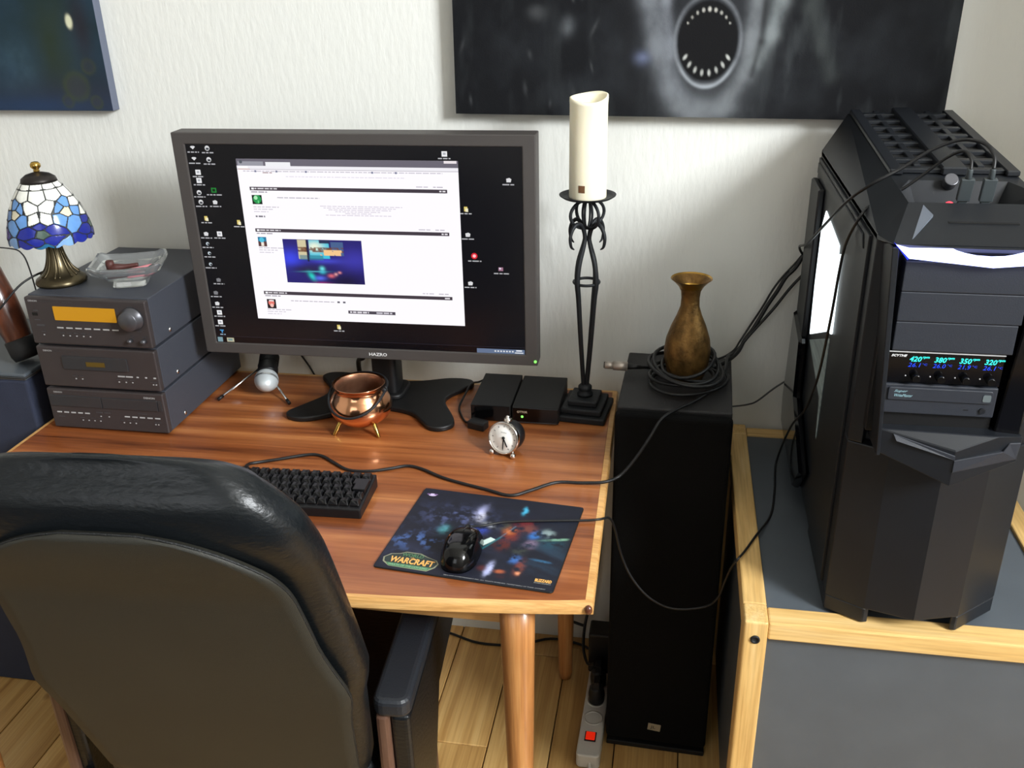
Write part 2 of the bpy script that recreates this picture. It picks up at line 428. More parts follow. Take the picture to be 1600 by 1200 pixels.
fl = struct('floor', MB().box(-2.5, 3.3, -3.35, WY+.1, -.06, -.012), M_darkslit)
PW = .138
xs = [-.012+PW*k for k in range(-18, 24)]
joint = {0: (-.06, -1.9), 1: (-.02, -1.3), -1: (-.372, -2.2), -2: (-.372, -2.0)}
struct('floor_bounce_cover', MB().box(-2.3, 3.0, -3.2, -1.45, .0005, .012), mat('bounce_cover_grey', (52, 54, 60), rough=.95, var=.2, vscale=(40, 40, 40)))   # unseen dark slab added behind the chair to cut the floor's orange bounce
for k, x in zip(range(-18, 24), xs):
    js = joint.get(k, (-random.uniform(.5, 1.2), -random.uniform(1.7, 2.6)))
    ys = [WY+.02, *js, -3.32]
    for a, b in zip(ys[1:], ys[:-1]):
        g = .0012
        o = MB().box(g, PW-g, -(b-a)/2+g, (b-a)/2-g, -.02, 0).build('plank', M_pine, fl, .0015, 1, loc=(x, (a+b)/2, 0))

def wl(t): return -t.location      # local origin for parts written in room coordinates
def catmull2(pts, sub=5):
    out = []; N = len(pts)
    for i in range(N):
        p0, p1, p2, p3 = [np.array(pts[(i+k)%N], float) for k in (-1,0,1,2)]
        for k in range(sub):
            t = k/sub; out.append(tuple(.5*((2*p1)+(p2-p0)*t+(2*p0-5*p1+4*p2-p3)*t*t+(3*p1-p0-3*p2+p3)*t**3)))
    return out
def rrect(x0, x1, y0, y1, r, n=4):
    P = []
    for cx, cy, a0 in ((x1-r,y0+r,-90),(x1-r,y1-r,0),(x0+r,y1-r,90),(x0+r,y0+r,180)):
        for k in range(n+1):
            a = math.radians(a0+90*k/n); P.append((cx+r*math.cos(a), cy+r*math.sin(a)))
    return P

# ------------------------------------------------------------------ desk
desk = thing('desk', 'walnut veneer desk with pale beech edge and round tapered legs against the wall', 'desk', (-.345, -.4, 0))
DZ = .72
def fy(x): return -.807+.12*(x+.345)**2
xs_ = np.linspace(.247, -.937, 25)
front = [(x, fy(x)) for x in xs_]
outer = [(.233,-.024)]+[(-.932,-.024)]+front[::-1]
inner = [(.221,-.034)]+[(-.921,-.034)]+[(min(max(x,-.925),.2345), fy(x)+.008) for x in xs_][::-1]
MB().prism(inner, DZ-.02, DZ, 'z').build('desk_top', M_desk, desk, .0006, 1, loc=wl(desk))
mb = MB(); n = len(outer)
sh = lambda P, d: [(p[0]+(d if p[0] > .2 else (-d if p[0] < -.9 else 0)), p[1]-(d if p[1] < -.7 else 0)) for p in P]
rings = [[(x,y,DZ) for x,y in inner], [(x,y,DZ-.001) for x,y in sh(outer,-.003)], [(x,y,DZ-.005) for x,y in outer], [(x,y,DZ-.019) for x,y in outer], [(x,y,DZ-.024) for x,y in sh(outer,-.006)], [(x,y,DZ-.024) for x,y in inner], [(x,y,DZ-.021) for x,y in inner]]
v = [p for r in rings for p in r]
mb.add(v, [(i*n+k, i*n+(k+1)%n, (i+1)*n+(k+1)%n, (i+1)*n+k) for i in range(len(rings)-1) for k in range(n)])
mb.build('edge_strip', M_edge, desk, loc=wl(desk), angle=40)
MB().ball((.240,-.767,DZ-.010), .0065, sc=(.9,.9,1.2)).build('corner_nick', M_dwood, desk, loc=wl(desk))
for nm, b in (('front_apron',(-.912,.10,-.715,-.70,.628,.696)),('back_apron',(-.912,.15,-.085,-.07,.645,.696)),('side_apron',(.135,.15,-.70,-.085,.645,.696)),('side_apron',(-.918,-.904,-.70,-.085,.645,.696))):
    MB().box(*b).build(nm, M_edge, desk, .002, loc=wl(desk))
for x, y in ((.128,-.735),(.132,-.125),(-.908,-.735),(-.908,-.125)):
    MB().lathe([(.014,0),(.0165,.02),(.021,.30),(.0265,.60),(.028,.696)], 24).build('leg', M_leg, desk, loc=(x+.345, y+.4, 0))

# ------------------------------------------------------------------ floor-standing loudspeaker
spk = thing('loudspeaker', 'tall black floor standing loudspeaker between desk and birch chest, vase on top', 'speaker', (.355, -.19, 0), -.029)
MB().box(-.105,.105,-.118,.144,.012,.82).build('cabinet', M_spk, spk, .003)
MB().box(-.1065,.1065,-.1445,-.119,.03,.816).build('grille', M_grille, spk, .008, 3)
MB().box(-.105,.105,-.135,.144,0,.0125).build('plinth', M_black_m, spk, .002)
b = MB().box(-.0135,.0135,-.0016,0,-.009,.009).build('badge', mat('badge_cream', (150,140,118), rough=.5), spk, .0005, loc=(-.003,-.1445,.075), rot=(0,.1,0))
text('JL', M_black_m, b, (-.008,-.0022,-.005), .011, .010)

# ------------------------------------------------------------------ birch chest
CZ = .637
chest = thing('storage_chest', 'low chest with birch frame and grey laminate panels under the computer', 'chest', (.80, -.34, 0))
CL, CR, CF, CB = .474, .995, -.664, .005
rails = {'side_rail': ((CL,CL+.037,CF+.045,CB-.0,CZ-.04,CZ), M_birch), 'side_rail.001': ((CR-.037,CR,CF+.045,CB,CZ-.04,CZ), M_birch),
         'front_rail': ((CL+.0375,CR-.0375,CF,CF+.042,CZ-.034,CZ-.002), M_birchx), 'back_rail': ((CL+.0375,CR-.0375,CB-.035,CB,CZ-.04,CZ-.002), M_birchx)}
for nm, (bb, m) in rails.items(): MB().box(*bb).build(nm.split('.')[0], m, chest, .003, 2, loc=wl(chest))
for x in (CL, CR-.037):
    for y in (CF-.004, CB-.04):
        p = MB().box(x, x+.037, y, y+.0485, 0, CZ+.001).build('post', M_birchv, chest, .004, 3, loc=wl(chest))
        if y < -.3: MB().lathe([(.0075,0),(.0075,.002),(.005,.003),(.0045,.001),(0.0001,.001)], 20, Matrix.Rotation(math.pi/2,4,'X')).build('bolt', M_iron, p, loc=(x+.0185, y, CZ-.032))
MB().box(CL+.0375,CR-.0375,CF+.0425,CB-.0355,CZ-.022,CZ-.006).build('top_panel', M_grey, chest, .001, loc=wl(chest))
MB().box(CL+.0375,CR-.0375,CF+.012,CF+.024,.04,CZ-.035).build('front_panel', M_grey, chest, .001, loc=wl(chest))
MB().box(CL+.012,CL+.022,CF+.045,CB-.041,.04,CZ-.041).build('side_panel', M_grey, chest, .001, loc=wl(chest))
MB().box(CR-.022,CR-.012,CF+.045,CB-.041,.04,CZ-.041).build('side_panel', M_grey, chest, .001, loc=wl(chest))

# ------------------------------------------------------------------ office chair
chair = thing('office_chair', 'high back black leather armchair with olive tinted back panel pushed up to the desk', 'chair', (-.304, -.68, 0), .06)
T = .3; ct, st = math.cos(T), math.sin(T)
def bk(u, v, d): return (u, -.20-v*st+d*ct, .40+v*ct+d*st)      # d>0 toward the sitter
def tab(v, t):
    for (a, x), (b, y) in zip(t, t[1:]):
        if v <= b: k = (v-a)/(b-a); k = k*k*(3-2*k); return x+(y-x)*k
    return t[-1][1]
wt = [(.0,.194),(.05,.210),(.24,.228),(.30,.243),(.38,.240),(.5,.233),(.57,.229),(.62,.217),(.655,.198),(.68,.176),(.70,.146),(.712,.105),(.718,.03)]
def wid(v):
    for (a, x), (b, y) in zip(wt, wt[1:]):
        if v <= b: return x+(y-x)*(v-a)/(b-a)
    return wt[-1][1]
def rear_at(v): return tab(v, [(-.2,.03),(.0,.02),(.04,0.0),(.50,0.0),(.635,-.020),(.672,-.017),(.718,.022)])
vs_ = [.0,.004,.012]+list(np.linspace(.03,.52,15))+list(np.linspace(.54,.67,12))+[.68,.69,.698,.705,.711,.715,.717,.718]
loops = []; NL = 48
for v_ in vs_:
    w = wid(v_); rear = rear_at(v_); frt = tab(v_, [(-.2,.04),(.0,.05),(.05,.075),(.3,.075),(.6,.07),(.68,.06),(.718,.03)])
    c = (rear+frt)/2; h = max((frt-rear)/2, .004); L = []
    for k in range(NL):
        a = 2*math.pi*k/NL; e = .55
        x = math.copysign(abs(math.cos(a))**.35, math.cos(a))*w; y = math.copysign(abs(math.sin(a))**.75, math.sin(a))*h
        L.append(bk(x, v_, c+y))
    loops.append(L)
n = NL; V = [p for L in loops for p in L]
F = [(i*n+k, i*n+(k+1)%n, (i+1)*n+(k+1)%n, (i+1)*n+k) for i in range(len(loops)-1) for k in range(n)]
F += [tuple(range(n-1,-1,-1)), tuple((len(loops)-1)*n+k for k in range(n))]
MB().add(V, F, True).build('backrest', M_leather, chair)
# olive rear panel, inset, gently domed, with a piped seam
pv = np.linspace(-.10, .605, 30); G = []; edgeL = []; edgeR = []
def pw(v):
    base = wid(v)-tab(v, [(-.2,.008),(.25,.012),(.42,.036),(.6,.042)])
    return base*(1 if v < .50 else max(.0, 1-((v-.50)/.146)**2.6)**(1/2.6)) if v < .645 else .0
mb = MB(); nu = 24; Vp = []
pvs = list(np.linspace(.006,.46,20))+list(np.linspace(.48,.644,18))
for v_ in pvs:
    w = pw(v_)
    for k in range(nu+1):
        q = -1+2*k/nu; Vp.append(bk(q*w, v_, rear_at(v_)*.92-.0065-.004*(1-q*q)*min(1,(.646-v_)/.1)))
Fp = [(i*(nu+1)+k, i*(nu+1)+k+1, (i+1)*(nu+1)+k+1, (i+1)*(nu+1)+k) for i in range(len(pvs)-1) for k in range(nu)]
po = MB().add(Vp, Fp, True).build('back_panel', M_olive, chair, fix=False)
sd = po.modifiers.new('thick', 'SOLIDIFY'); sd.thickness = .010; sd.offset = 0
L_ = [Vp[i*(nu+1)] for i in range(len(pvs))]; R_ = [Vp[i*(nu+1)+nu] for i in range(len(pvs))]
MB().tube(L_+R_[::-1], .0017, 6, sub=2).build('seam_piping', mat('seam_thread', (26,27,27), rough=.55, bump=.8, bscale=(400,400,400)), chair, fix=False)
MB().box(-.235,.215,-.20,.32,.36,.455).build('seat', M_leather, chair, .035, 4)
for sx, xc, dy in ((1,.249,.008),(-1,-.310,.036)):
    MB().prism(rrect(-.029,.029,-.208,.175,.018), .552, .585, 'z').build('armrest', mat('armrest_black', (34,37,42), rough=.42, bump=.25, bscale=(300,300,300)), chair, .009, 3, loc=(xc,dy,0))
    MB().prism([(-.200,.551),(.17,.551),(.19,.44),(.02,.42),(-.085,.2),(-.190,.10)], -.004, .026, 'x').build('arm_side_panel', M_leather, chair, .008, 3, loc=(xc,dy,0), rot=None)
    MB().box(-.026,-.005,-.203,-.160,0,.551).build('rear_leg', M_armwood, chair, .006, 2, loc=(xc if sx > 0 else xc+.012,dy,0))
    MB().box(-.026,-.005,.06,.10,0,.43).build('front_leg', M_armwood, chair, .006, 2, loc=(xc if sx > 0 else xc+.03,dy,0))
MB().box(-.30,.20,.07,.09,.33,.36).build('cross_rail', M_armwood, chair, .004)
MB().box(-.30,.20,-.18,-.16,.33,.36).build('cross_rail', M_armwood, chair, .004)

# ------------------------------------------------------------------ monitor
mon = thing('monitor', 'large dark grey widescreen monitor showing a web page on a black desktop', 'monitor', (-.258, -.13, DZ))
ME = Matrix.Translation((-.2605, -.218, 1.0735)) @ Matrix.Rotation(.017,4,'Z')
def mloc(x, y, z): return tuple(ME @ Vector((x,y,z)) - mon.location)
mb = MB()
w2, h2, aw, ah = .345, .2225, .3205, .2005; dz = .0005
mb.add([(-w2,0,-h2),(w2,0,-h2),(w2,0,h2),(-w2,0,h2),(-aw,0,-ah+dz),(aw,0,-ah+dz),(aw,0,ah+dz),(-aw,0,ah+dz),
        (-aw,.004,-ah+dz),(aw,.004,-ah+dz),(aw,.004,ah+dz),(-aw,.004,ah+dz),(-w2,.045,-h2),(w2,.045,-h2),(w2,.045,h2),(-w2,.045,h2),
        (-w2+.05,.068,-h2+.05),(w2-.05,.068,-h2+.05),(w2-.05,.068,h2-.05),(-w2+.05,.068,h2-.05)],
       [(0,1,5,4),(1,2,6,5),(2,3,7,6),(3,0,4,7),(4,5,9,8),(5,6,10,9),(6,7,11,10),(7,4,8,11),(1,0,12,13),(2,1,13,14),(3,2,14,15),(0,3,15,12),
        (13,12,16,17),(14,13,17,18),(15,14,18,19),(12,15,19,16),(16,19,18,17),(8,9,10,11)])
hs = mb.build('housing', M_mon, mon, .0025, 2, loc=mloc(0,0,0), rot=(0,0,.017))
M_screen = vcol_mat('screen_image', rough=.22, emit=1.0, spec=.5, dark=(6,6,8))
S = Flat(.641, .401)
S.rect(0,0,1,1,(10,10,14),0)
S.rect(0,.966,1,1,(5,5,8),1); S.rect(0,.965,1,.967,(40,38,48),2)
S.rect(.85,.976,.998,.999,(96,112,140),2); S.rect(.005,.972,.022,.997,(120,150,160),2); S.rect(.036,.974,.060,.996,(180,176,150),2)
S.rect(.040,.979,.055,.990,(110,140,140),3)
for k in range(7): S.rect(.905+k*.009,.983,.910+k*.009,.991,(210,214,220),3)
S.rect(.972,.978,.990,.985,(220,224,230),3); S.rect(.968,.990,.994,.996,(200,204,210),3)
# browser window
S.rect(.152,.066,.816,.862,(250,246,252),2)
S.rect(.152,.066,.816,.098,(104,100,112),3); S.rect(.156,.078,.235,.098,(150,150,160),4); S.rect(.242,.080,.318,.100,(236,236,240),5); S.disc(.166,.080,.005,(80,84,92),5)
S.rect(.775,.066,.812,.078,(230,222,226),5); S.rect(.152,.098,.816,.114,(236,234,240),4); S.rect(.156,.101,.186,.111,(252,252,252),5)
S.rect(.152,.1135,.816,.1155,(150,146,156),5); S.rect(.155,.1125,.192,.1145,(190,110,70),6)
S.line_text(.17,.121,.60,(196,192,202),4,.0045); S.line_text(.30,.145,.36,(222,218,228),4,.004); S.line_text(.23,.128,.03,(150,120,120),4)
for u in (.205,.27,.36,.56,.63): S.rect(u,.119,u+.006,.128,(120,124,150),5)
for (v0, name_w) in ((.197,.07),(.398,.065),(.715,.06)):
    S.rect(.183,v0,.781,v0+.017,(66,58,66),3); S.rect(.188,v0+.004,.196,v0+.013,(244,244,248),4); S.line_text(.198,v0+.005,name_w,(214,210,216),4,.006)
    S.line_text(.758,v0+.005,.018,(220,216,222),4,.007)
    S.line_text(.186,v0+.022,.05,(150,146,156),3,.005)
    S.line_text(.187,v0+.094,.08,(190,186,196),3,.004); S.line_text(.187,v0+.105,.06,(200,196,206),3,.004); S.line_text(.187,v0+.117,.045,(206,202,212),3,.004)
for v0 in (.184,.385,.700): S.line_text(.69,v0,.035,(196,192,202),3,.005); S.line_text(.74,v0,.03,(186,182,192),3,.005)
S.line_text(.265,.245,.13,(170,168,178),3,.004); S.line_text(.268,.760,.14,(176,172,182),3,.004); S.rect(.418,.757,.426,.766,(90,90,100),4); S.rect(.436,.757,.444,.766,(90,90,100),4)
for k, (u, ww) in enumerate(((.395,.25),(.405,.22),(.42,.19),(.44,.14),(.47,.08),(.41,.2))): S.line_text(u,.282+.0085*k,ww,(206,200,212),3,.0035)
S.line_text(.19,.335,.03,(120,118,126),3,.008)
S.rect(.45,.803,.60,.819,(74,70,80),3); S.line_text(.456,.807,.06,(220,216,224),4,.008); S.line_text(.54,.807,.05,(200,196,206),4,.008)
# avatars (plain coloured pictures)
S.rect(.186,.236,.217,.280,(14,30,20),3); S.disc(.202,.256,.013,(40,150,80),4); S.disc(.198,.249,.006,(170,230,180),5); S.rect(.203,.262,.207,.275,(100,210,130),5)
S.rect(.187,.440,.214,.487,(40,120,160),3); S.rect(.187,.462,.214,.487,(90,60,60),4); S.disc(.199,.455,.008,(80,190,220),5); S.rect(.196,.466,.205,.485,(236,226,214),5)
S.rect(.189,.757,.218,.806,(34,26,28),3); S.disc(.203,.776,.010,(226,120,110),4); S.disc(.204,.790,.006,(240,190,180),5); S.rect(.196,.762,.212,.768,(240,236,236),5)
# desktop icons
icons = [(.023,.009),(.068,.011),(.022,.061),(.068,.064),(.027,.124),(.026,.163),(.021,.221),(.022,.267),(.067,.266),(.022,.423),(.065,.422),(.022,.471),(.023,.519),(.021,.575),(.039,.657),(.023,.725),(.022,.782),(.024,.83),(.022,.882),(.777,.027),(.96,.141),(.836,.398),(.838,.635)]
for k, (u, v) in enumerate(icons):
    c = (214,214,216) if k not in (14,15) else (120,120,124)
    if k in (4,5,10,17,18,19): S.rect(u-.007,v-.004,u+.009,v+.02,(232,232,234),3); S.rect(u-.003,v+.002,u+.005,v+.012,(170,174,180),4)
    elif k in (0,2): S.poly([(u,v+.016),(u+.008,v+.004),(u+.004,v),(u-.004,v),(u-.008,v+.004)],c,3)
    elif k in (1,3,6,7): S.disc(u,v+.008,.0075,c,3); S.rect(u-.004,v+.006,u+.005,v+.016,(60,64,70),4)
    elif k in (11,12,13): S.disc(u,v+.010,.0055,(186,196,204),3); S.disc(u+.002,v+.012,.003,(20,22,26),4)
    else: S.poly([(u-.006,v+.018),(u+.006,v+.018),(u+.008,v+.004),(u+.002,v-.002),(u-.007,v+.002)],c,3)
    S.line_text(u-.018,v+.026,.036,(176,176,180),3,.0055)
S.rect(.061,.205,.077,.228,(30,130,50),3); S.rect(.0645,.210,.0735,.223,(12,40,18),4); S.line_text(.045,.236,.05,(176,176,180),3,.0055)
for u, v in ((.029,.347),(.132,.363),(.832,.278),(.413,.885)): S.rect(u-.004,v-.004,u+.006,v+.018,(216,196,110),3); S.rect(u+.0,v+.004,u+.008,v+.02,(236,230,196),4); S.line_text(u-.016,v+.026,.034,(176,176,180),3,.0055)
S.disc(.853,.508,.0095,(214,40,52),3); S.disc(.853,.508,.005,(250,190,196),4); S.line_text(.834,.530,.04,(176,176,180),3,.0055)
S.rect(.924,.560,.938,.578,(150,110,130),3); S.rect(.926,.562,.932,.570,(220,210,226),4); S.line_text(.91,.588,.045,(176,176,180),3,.0055)
S.rect(.017,.931,.030,.936,(70,150,210),3); S.rect(.022,.936,.026,.948,(70,150,210),3); S.line_text(.016,.954,.018,(150,170,190),3,.0055)
so = S.build('screen', M_screen, hs, (0,.0028,dz), RX)
# the photograph shown on the page: blue room, evening skyline, coloured keys
ph, pw_ = 56, 84
X, Y = np.meshgrid(np.linspace(0,1,pw_), np.linspace(0,1,ph))
C = np.zeros((ph,pw_,3))+np.array(lin((40,34,108)))
C = mixc(C, (60,70,226), blob(X,Y,.07,.45,.16,.22)); C = mixc(C, (70,66,190), .6*blob(X,Y,.9,.45,.22,.25)); C = mixc(C, (70,76,210), .8*blob(X,Y,.52,.48,.2,.06))
C = mixc(C, (40,34,60), .8*blob(X,Y,.25,.68,.25,.10)); C = mixc(C, (24,20,44), .85*blob(X,Y,.75,.95,.28,.22))
def rectm(x0,x1,y0,y1): return ((X>x0)&(X<x1)&(Y>y0)&(Y<y1)).astype(float)
C = mixc(C, (206,196,160), rectm(.19,.31,.0,.44)); C = mixc(C, (60,190,216), rectm(.33,.58,.0,.42)); C = mixc(C, (232,240,216), rectm(.33,.58,0,.42)*blob(X,Y,.40,.16,.11,.12))
C = mixc(C, (70,96,140), rectm(.61,.76,.04,.36)); C = mixc(C, (40,50,84), rectm(.46,.60,0,.08))
C = mixc(C, (110,66,44), rectm(.19,.76,.17,.28)*vnoise(X*14,Y*9,3)*1.7*(vnoise(X*14,Y*9,3)>.42))
C = mixc(C, (240,196,140), rectm(.46,.75,.22,.36)*(vnoise(X*20,Y*4,5)>.52)); C = mixc(C, (50,120,140), rectm(.2,.5,.36,.46)*.7); C = mixc(C, (26,30,60), rectm(.30,.325,0,.5))
C = mixc(C, (36,206,190), blob(X,Y,.33,.84,.035,.09,-.3)); C = mixc(C, (110,226,230), blob(X,Y,.47,.66,.03,.05)); C = mixc(C, (60,190,210), .8*blob(X,Y,.47,.74,.04,.04)); C = mixc(C, (90,110,240), .9*blob(X,Y,.43,.88,.07,.05))
C = mixc(C, (90,200,220), .8*blob(X,Y,.36,.73,.16,.012,-.05)); C = mixc(C, (230,110,120), .9*blob(X,Y,.58,.82,.04,.04)); C = mixc(C, (244,170,170), .9*blob(X,Y,.64,.78,.02,.03)); C = mixc(C, (244,150,150), .9*blob(X,Y,.69,.74,.02,.025)); C = mixc(C, (150,40,110), .8*blob(X,Y,.45,.985,.1,.02))
P = np.stack([(.265+X*.247-.5)*.641, (.5-(.447+Y*.219))*.401, np.full_like(X,.0009)],-1)
po = sheet('page_picture', P, C, M_screen, hs, (0,.0028,dz), RX)
text('HAZRO', M_print_w, hs, (.004,-.0004,-.2150), .037, .0068, bold=.02)
MB().ball((0,0,0), .0028, 12, 8).build('power_led', M_green, hs, loc=(.3405,-.0005,-.2130))
base_poly = catmull2([(-.44,-.235),(-.428,-.256),(-.39,-.260),(-.33,-.225),(-.28,-.196),(-.23,-.19),(-.18,-.207),(-.15,-.242),(-.13,-.264),(-.105,-.267),(-.084,-.247),(-.09,-.215),(-.122,-.15),(-.122,-.115),(-.10,-.08),(-.082,-.052),(-.095,-.03),(-.14,-.028),(-.2,-.05),(-.256,-.055),(-.31,-.05),(-.37,-.028),(-.415,-.03),(-.43,-.052),(-.41,-.08),(-.39,-.115),(-.39,-.15),(-.42,-.2)][::1], 4)
MB().prism(base_poly, .7205, .732, 'z').build('stand_base', M_monb, mon, .003, 2, loc=wl(mon), angle=40)
MB().prism(rrect(-.283,-.229,-.145,-.085,.012), .7315, 1.02, 'z').build('stand_column', M_monb, mon, .002, 1, loc=wl(mon), angle=50)
MB().prism(rrect(-.296,-.216,-.158,-.070,.02), .7315, .742, 'z').build('column_collar', M_monb, mon, .003, 2, loc=wl(mon), angle=50)
MB().box(-.32,-.20,-.152,-.140,1.01,1.13).build('mounting_plate', M_monb, mon, .003, loc=wl(mon))

# ------------------------------------------------------------------ computer tower (front faces -y)
pc = thing('computer_tower', 'big black faceted computer tower with blue light strip on the birch chest', 'computer', (.7255, -.35, CZ))
A_, B_, C_, D_, E_ = (-.128,-.265), (-.0745,-.294), (-.006,-.313), (.0605,-.294), (.128,-.235)
plan = [(-.128,.31), A_, B_, C_, D_, E_, (.128,.31)]
MB().prism(plan, .026, .300, 'z').build('lower_body', M_pc, pc, .002, 2)
MB().prism([(-.128,.31), A_, (-.110,-.275), (-.104,-.262), (.090,-.262), (.090,-.262), (.128,-.235), (.128,.31)], .3005, .606, 'z').build('upper_body', M_pc, pc, .002, 2)
MB().prism([(-.128,-.05), A_, B_, (-.066,-.292), (-.10,-.20)], 0, .0265, 'z').build('foot', M_pc, pc, .0015, 1)
MB().prism([(.128,-.05), (.10,-.20), (.052,-.292), D_, E_], 0, .0265, 'z').build('foot', M_pc, pc, .0015, 1)
MB().box(-.12,-.07,.22,.30,0,.0265).build('foot', M_pc, pc, .002); MB().box(.07,.12,.22,.30,0,.0265).build('foot', M_pc, pc, .002)
# front frame around the drive bays
MB().prism([(-.1215,.606),(-.1130,.606),(-.0965,.312),(-.1015,.312)][::-1], -.330, -.262, 'y').build('bezel_side', M_pc, pc, .001, 1)
MB().prism([(.060,.602),(.118,.606),(.078,.400),(.078,.340),(.0445,.345)][::-1], -.321, -.262, 'y').build('bezel_side', M_pcglass, pc, .002, 1)
MB().box(-.112,.066,-.290,-.262,.330,.604).build('bay_recess', M_pc_dark, pc, .001)
bx0, bx1 = -.1030, .0445
for k in range(3):
    z1 = .5855-k*.0408
    MB().box(bx0+.003, bx1+.010-k*.003, -.318, -.285, z1-.0402, z1).build('bay_cover', M_pc2, pc, .0012, 2)
fan = MB().box(bx0, bx1-.003, -.316, -.285, .4175, .4620).build('fan_controller', M_pcglass, pc, .001)
MB().box(bx0, bx1-.003, -.3175, -.316, .4612, .4624).build('silver_trim', M_print, fan)
text('SCYTHE', M_print_w, fan, (bx0+.004,-.3163,.4545), .020, .0034, shear=.3, bold=.03)
for k, (a, b_) in enumerate((('420','26.1'),('380','26.0'),('350','21.9'),('320','26.1'))):
    x = bx0+.0275+k*.0310
    text(a, M_cyan, fan, (x,-.3164,.4482), .0150, .0076, shear=.22, bold=.02, name='rpm_digits'); text('rpm', M_cyan, fan, (x+.0158,-.3164,.4525), .0088, .0034, shear=.2, bold=.03, name='rpm_unit')
    text(b_, M_blueseg, fan, (x-.001,-.3164,.4405), .0160, .0060, shear=.22, name='degree_digits'); text('°C', M_blueseg, fan, (x+.0170,-.3164,.4432), .006, .003, name='degree_unit')
    kb_ = MB().lathe([(.0058,0),(.0054,.010),(.0046,.0115)], 18, Matrix.Rotation(math.pi/2,4,'X')).build('knob', M_gloss, fan, loc=(x+.010,-.316,.4275))
    MB().ball((0,0,0), .0011, 8, 6).build('indicator', M_print, fan, loc=(x-.002,-.3163,.4275))
od = MB().box(bx0-.001, bx1-.004, -.319, -.285, .3730, .4160).build('optical_drive', M_pc2, pc, .0015)
MB().prism(rrect(bx0+.006, bx1-.010, .3935, .4120, .003), -.3215, -.3188, 'y').build('drive_tray', M_pc2, od, .0008, 1)
text('Super', mat('cyan_print', (150,190,200), rough=.4), od, (bx0+.0135,-.3217,.4045), .017, .0045, shear=.4); text('WriteMaster', MATS['cyan_print'], od, (bx0+.0145,-.3217,.3988), .023, .0042, shear=.4)
MB().prism(rrect(.0225,.0325,.397,.407,.002), -.3222, -.3214, 'y').build('disc_emblem', mat('emblem_grey', (92,100,102), rough=.35), od)
MB().lathe([(.0042,0),(.0040,.0022)], 18, Matrix.Rotation(math.pi/2,4,'X')).build('eject_button', M_pc, od, loc=(.0255,-.319,.383))
MB().box(.002,.008,-.3195,-.319,.3822,.3835).build('slot', M_darkslit, od)
MB().box(bx0, bx1-.003, -.312,-.285,.3480,.3715).build('lower_gap_cover', M_pc_dark, pc, .001)
# chin: pointed drawer front below the bays
chin = MB(); 
ch = [(-.103,.352),(-.1005,.316),(-.006,.281),(.078,.315),(.080,.352),(.046,.354)]
ym = lambda x: -.326-(.022*(1-abs(x+.006)/.097) if abs(x+.006) < .097 else 0)
n = len(ch)
v = [(x, ym(x), z) for x, z in ch]+[(x*.97, -.285, z) for x, z in ch]+[(-.006, ym(-.006), .335)]
chin.add(v, [(0,1,2,12),(0,12,5),(12,2,3,4),(12,4,5)]+[(i,n+i,n+(i+1)%n,(i+1)%n) for i in range(n)]+[tuple(range(2*n-1,n-1,-1))])
chin.build('chin_cover', M_pc, pc, .0012, 1)
MB().add([(-.084,-.331,.347),(-.080,-.337,.339),(-.006,-.3505,.322),(-.006,-.3500,.328),(-.084,-.325,.349),(-.006,-.330,.332)], [(0,1,2,3),(0,3,5,4),(1,0,4),(2,1,4,5),(3,2,5)]).build('scoop_lip', M_pc2, pc, .0005, 1)
MB().add([(-.006,-.3495,.321),(.056,-.338,.333),(.063,-.334,.344),(.078,-.331,.344),(.076,-.332,.320),(-.006,-.3500,.303),(-.006,-.33,.321),(.056,-.318,.333),(.063,-.314,.344),(.078,-.311,.344),(.076,-.312,.320),(-.006,-.33,.303)],
     [(0,5,4,3,2,1),(6,7,8,9,10,11),(0,1,7,6),(1,2,8,7),(2,3,9,8),(3,4,10,9),(4,5,11,10)]).build('scoop_lip', M_pc2, pc, .0005, 1)
# light strip
led = [(-.1165,.6085),(-.1000,.6035),(-.048,.6042),(-.042,.6010),(-.032,.5975),(-.018,.5948),(.0,.5938),(.016,.5948),(.028,.5975),(.036,.6010),(.041,.6042),(.112,.6055),(.104,.5945),(.0,.5835),(-.100,.5925)]
MB().prism(led[::-1], -.3305, -.315, 'y').build('light_strip', M_led, pc)
MB().prism([(-.1185,.6105),(-.1165,.6085),(-.100,.5925),(-.1015,.5905)][::-1], -.3300, -.315, 'y').build('light_strip_end', M_ledb, pc)
# lid: faceted top
P1,P2,P3,P4 = (-.128,-.265,.604),(-.120,-.324,.609),(.120,-.324,.609),(.128,-.235,.604)
M1,M2,C1,C2,S1,S2 = (-.086,-.222,.638),(.086,-.222,.638),(-.090,.31,.672),(.090,.31,.672),(-.128,.31,.606),(.128,.31,.606)
Fc = (0,-.335,.598)
MB().add([P1,P2,P3,P4,M1,M2,C1,C2,S1,S2,(-.052,-.3285,.6070),(.046,-.3285,.6070),(0,-.3295,.6066),(-.128,.31,.598),(.128,.31,.598),(-.128,-.265,.598),(.128,-.235,.598),(-.11,-.315,.598),(.11,-.315,.598),
          (-.0865,-.165,.6418),(.0865,-.165,.6418),(-.066,-.118,.6450),(.066,-.118,.6450),(-.050,-.130,.600),(.050,-.130,.600),(-.078,-.212,.604),(.078,-.212,.604)],
    [(1,10,12,11,2,5,4),(0,1,4),(0,4,6,8),(5,9,7),(5,3,9),(3,5,2),(8,6,7,9),(4,19,21,6),(5,7,22,20),(21,22,7,6),(4,5,26,25),(19,25,23,21),(4,25,19),(5,20,26),(20,22,24,26),(21,23,24,22),(23,25,26,24),
     (0,8,13,15),(9,3,16,14),(15,17,1,0),(17,18,2,1),(18,16,3,2),(13,8,9,14)]).build('lid', M_pc, pc, .0012, 1, fix=True)
